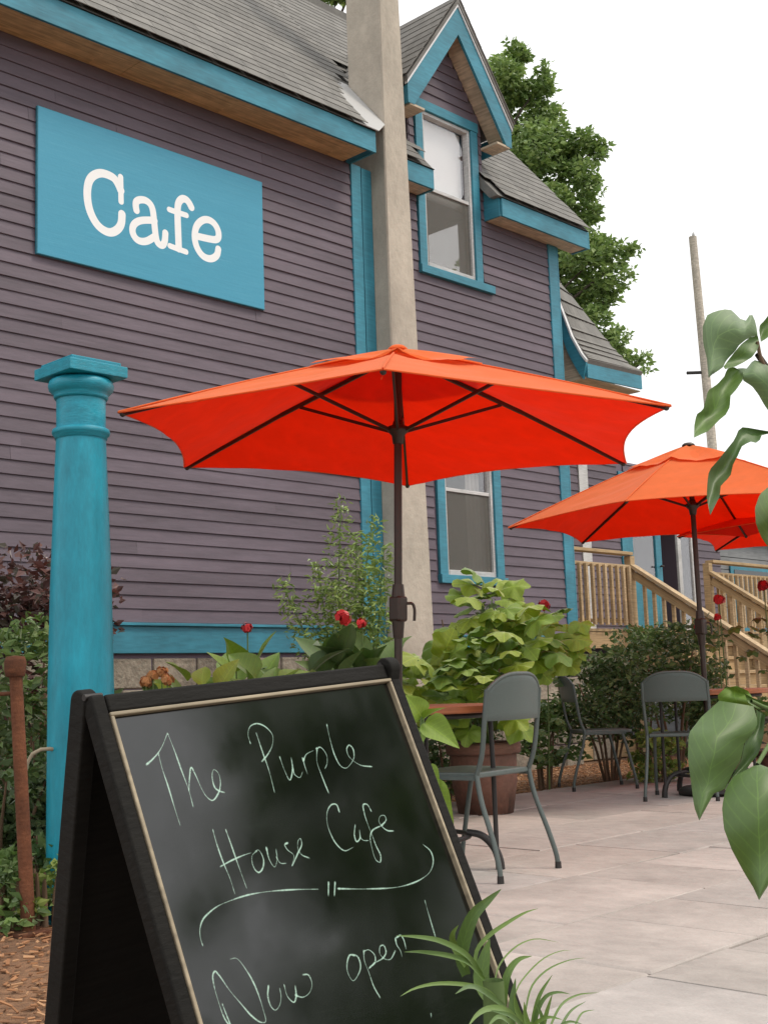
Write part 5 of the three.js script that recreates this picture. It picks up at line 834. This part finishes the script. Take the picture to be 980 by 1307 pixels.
  blade(860, 860, k3, [[455, 200], [462, 280], [440, 330], [392, 382], [372, 480], [325, 565], [282, 645]], [[505, 230], [495, 350], [470, 440], [400, 530], [340, 590], [290, 648]], 1.035, 1.0, mC, 0.006);
  blade(860, 860, k3, [[440, 512], [330, 570], [285, 640], [265, 740], [275, 860], [320, 980], [390, 1110], [440, 1190], [470, 1258]], [[480, 505], [570, 540], [650, 650], [670, 800], [640, 950], [580, 1080], [520, 1180], [472, 1258]], 0.99, 0.95, mA, -0.016);
  blade(860, 860, k3, [[300, 175], [250, 160], [240, 120], [280, 80], [340, 68]], [[440, 190], [440, 140], [410, 95], [345, 66]], 1.05, 1.06, M.lime[2], 0.008);
  blade(860, 860, k3, [[390, 110], [460, 145], [560, 165], [640, 150]], [[410, 160], [470, 200], [560, 215], [645, 155]], 1.04, 1.06, mB, 0.006);
  part('petiole', limb([atD(966, 436, 1.12), atD(972, 462, 1.12), n1], 0.0016, 0.0024, 6), M.stemWood, s); part('petiole', limb([atD(958, 895, 1.03), atD(985, 905, 1.05), n2], 0.0016, 0.0024, 6), M.stemGreen, s); part('petiole', limb([atD(966, 976, 0.99), atD(985, 945, 1.03), n2], 0.0016, 0.0024, 6), M.stemGreen, s);
  part('petiole', limb([atD(984, 552, 1.10), atD(1003, 555, 1.12), n1], 0.0014, 0.002, 6), M.stemGreen, s);
  for (let i = 0; i < 46; i++) { const p = atD(rr(1170, 1360), rr(350, 1150), rr(1.0, 1.5)), a = rr(0, 6.28); leaf(s, p, V(Math.cos(a), rr(-0.9, 0.2), Math.sin(a)), FWD0.clone().negate().add(V(rr(-.4, .4), 0.6, rr(-.4, .4))), rr(0.07, 0.11), pick(G.heart), pick(M.lilac)); }
}

// ================================================================= behind: tree, utility pole, neighbouring house
function tree(trunkPx, D, blobs, cols, label, size = 0.125) {
  const b = atD(trunkPx, 820, D), s = thing('broadleaf_tree', label, 'tree', V(b.x, -0.09, b.z)); const top = atD(trunkPx, 260, D);
  part('trunk', limb([V(b.x, -0.09, b.z), V(b.x + 0.1, 3, b.z), V(b.x, 6, b.z), V(b.x, top.y - 1, b.z)], 0.32, 0.10, 10), M.bark, s);
  const bl = []; for (const [x, y, r, n, dd = 0] of blobs) { const q = atD(x, y, D + dd), k = r / F_PX * (D + dd); part('limb', limb([V(b.x, Math.max(3, q.y - 3.2), b.z), V((b.x + q.x) / 2, q.y - 1.0, (b.z + q.z) / 2), q], 0.07, 0.015, 6), M.bark, s);
    for (let i = 0; i < 6; i++) { const d = V(rr(-1, 1), rr(-1, 1), rr(-1, 1)).multiplyScalar(0.62 * k); bl.push([q.x + d.x, q.y + d.y, q.z + d.z, k * rr(0.35, 0.62), k * rr(0.28, 0.5), k * rr(0.35, 0.62), Math.round(n / 6 * 1.6)]); } }
  const c = part('crown', leafCloud(bl, size, cols, { hollow: 0.2 }), M.cloud, s); c.userData.kind = 'stuff'; return s;
}
const tg = [[.19, .30, .07], [.24, .36, .08], [.15, .25, .055], [.30, .41, .11]];
tree(640, 24, [[648, 120, 52, 1800], [690, 165, 58, 2000, 0.5], [735, 205, 44, 1000], [625, 190, 70, 1500, 1], [640, 260, 90, 2600, 1], [700, 285, 78, 3000], [752, 335, 52, 1500, -0.5], [806, 325, 20, 130, -0.6], [690, 380, 75, 2400, 0.5], [745, 410, 50, 1400], [725, 250, 50, 1300], [770, 385, 26, 260, -0.4], [790, 440, 30, 380, -0.4], [815, 466, 20, 130, -0.5], [760, 190, 20, 200], [655, 82, 26, 420], [690, 105, 24, 260], [672, 215, 70, 2200, 0.4], [720, 345, 62, 1700, 0.4], [640, 340, 80, 1500, 1]], tg, 'large green leafy tree rising behind the right end of the house');
tree(430, 30, [[432, -10, 26, 420], [400, -30, 40, 500], [470, -40, 40, 500]], tg, 'tree top showing above the roof ridge beside the concrete post', 0.18);
{ // street trees across from the house, behind the viewer; the chalkboard mirrors them
  const st = (x, z, H, label, bl) => { const s = thing('street_tree', label, 'tree', V(x, -0.09, z)); part('trunk', limb([V(x, -0.09, z), V(x + 0.1, 2, z), V(x, H * 0.7, z)], 0.24, 0.1, 10), M.bark, s); const L = []; for (const [dx, y, dz, r, n] of bl) { part('limb', limb([V(x, Math.min(H * 0.6, y - 0.8), z), V(x + dx * 0.6, y - 0.3, z + dz * 0.6), V(x + dx, y, z + dz)], 0.07, 0.02, 6), M.bark, s); for (let i = 0; i < 4; i++) L.push([x + dx + rr(-.5, .5) * r, y + rr(-.4, .4) * r, z + dz + rr(-.5, .5) * r, r * 0.6, r * 0.45, r * 0.6, n / 4]); } part('crown', leafCloud(L, 0.24, tg, { narrow: 0.8 }), M.cloud, s).userData.kind = 'stuff'; };
  const dirs = (tx, tz, d, L) => L.map(([az, el, r, n]) => [d * Math.sin(rad(az)) - tx, EYE + d * Math.tan(rad(el)), d * Math.cos(rad(az)) - tz, r, n]);
  st(13.0, 8.8, 8, 'large street tree across the road facing the cafe', dirs(13.0, 8.8, 15.5, [[57, 13, 2.2, 1600], [53, 15.5, 1.3, 900], [58, 21, 2.0, 1500], [53, 21.5, 0.9, 460], [56, 27, 1.3, 800], [61, 27, 2, 1200], [51, 25.5, 0.45, 150], [57, 33, 1.5, 800], [53.5, 29.8, 0.4, 120], [49.3, 18, 0.6, 240], [50.5, 13.5, 0.9, 480]]));
  st(9.9, 11.2, 5, 'smaller street tree across the road facing the cafe', dirs(9.9, 11.2, 15, [[42, 9, 1.4, 900], [36.5, 14, 0.7, 300], [45, 15.5, 0.75, 380], [47.5, 23.5, 0.5, 220], [42, 20.5, 0.45, 170], [38.5, 25, 0.4, 130], [47.5, 12, 1.1, 700], [44.5, 28.5, 0.3, 80]]));
}
{ const f = atD(930, 830, 25), t = atD(883, 297, 25), s = thing('utility_pole', 'weathered grey wooden utility pole against the white sky', 'utility pole', V(f.x, -0.09, f.z)); const b = atD(908, 560, 25);
  const x = t.x - (b.x - t.x) * 0, top = V(t.x - f.x, t.y, t.z - f.z); mesh('pole', limb([V((b.x - f.x) * 1.0, 0, (b.z - f.z) * 1.0), V(b.x - f.x, 5, b.z - f.z), top], 0.115, 0.08, 12), M.poleWood, s);
  const arm = atD(893, 470, 25); const ap = V(arm.x - f.x, arm.y, arm.z - f.z); mesh('cross_arm', limb([ap.clone().addScaledVector(RGT0, -0.28), ap.clone(), ap.clone().addScaledVector(RGT0, 0.28)], 0.035, 0.035, 8), M.iron, s);
  mesh('insulator', lathe([[0, 0], [0.025, 0], [0.03, 0.05], [0.02, 0.1], [0, 0.12]], 12).translate(top.x + 0.04, top.y, top.z), M.white, s); }
{ // low flat-roofed outbuilding past the deck
  const s = thing('outbuilding', 'low grey flat-roofed outbuilding seen past the wooden deck', 'building', V(20.5, -0.09, -12)), mt = std([.40, .41, .42], { roughness: 0.8, map: rep(paintTex, 0.5, 0.5) });
  part('wall', box(17.1, 24, -0.09, 3.0, -14, -9.9), mt, s); part('roof_edge', rbox(16.95, 24.15, 3.0, 3.16, -14.1, -9.75, 0.01), M.white, s);
  for (let y = 0.1; y < 2.85; y += 0.2) part('clapboard', rbox(17.08, 24, y, y + 0.19, -9.897, -9.87, 0.004), mt, s);
  const w = part('window', rbox(18.0, 19.4, 1.5, 2.6, -9.868, -9.84, 0.01), M.teal, s); part('pane', box(18.1, 19.3, 1.6, 2.5, -9.838, -9.832), M.dark, w);
}
{ // neighbour: grey siding, brownish pink roof
  const s = thing('neighbour_house', 'grey sided neighbouring house with a dull pink roof beyond the stairs', 'house', V(30, -0.09, -9));
  const mt = std([.34, .35, .36], { roughness: 0.8, map: rep(paintTex, 0.5, 0.5) });
  const x0 = onZ(946, 600, -16.4).x, e1 = onZ(1010, 612, -9.6).y, r1 = onZ(985, 572, -13).y, x1 = x0 + 9;
  part('wall', box(x0, x1, -0.09, e1, -16, -10), mt, s);
  for (let y = 0.2; y < e1 - 0.1; y += 0.18) part('clapboard', rbox(x0 - 0.02, x1, y, y + 0.17, -9.999, -9.97, 0.004), mt, s);
  part('roof', prism([[9.6, e1 - 0.1], [13, r1], [16.4, e1 - 0.1], [16.4, e1], [13, r1 + 0.14], [9.6, e1]], x0 - 0.4, x1 + 0.4), std([.36, .25, .24], { map: rep(stoneTex, 1, 1), roughness: 0.95 }), s);
  for (const wx of [1.2, 3.6, 6.0]) { const w = part('window', rbox(x0 + wx, x0 + wx + 1, 1.6, 3.0, -9.97, -9.93, 0.01), M.white, s); part('pane', box(x0 + wx + 0.08, x0 + wx + 0.92, 1.68, 2.92, -9.93, -9.925), M.dark, w); }
}
renderer.render(scene, camera);
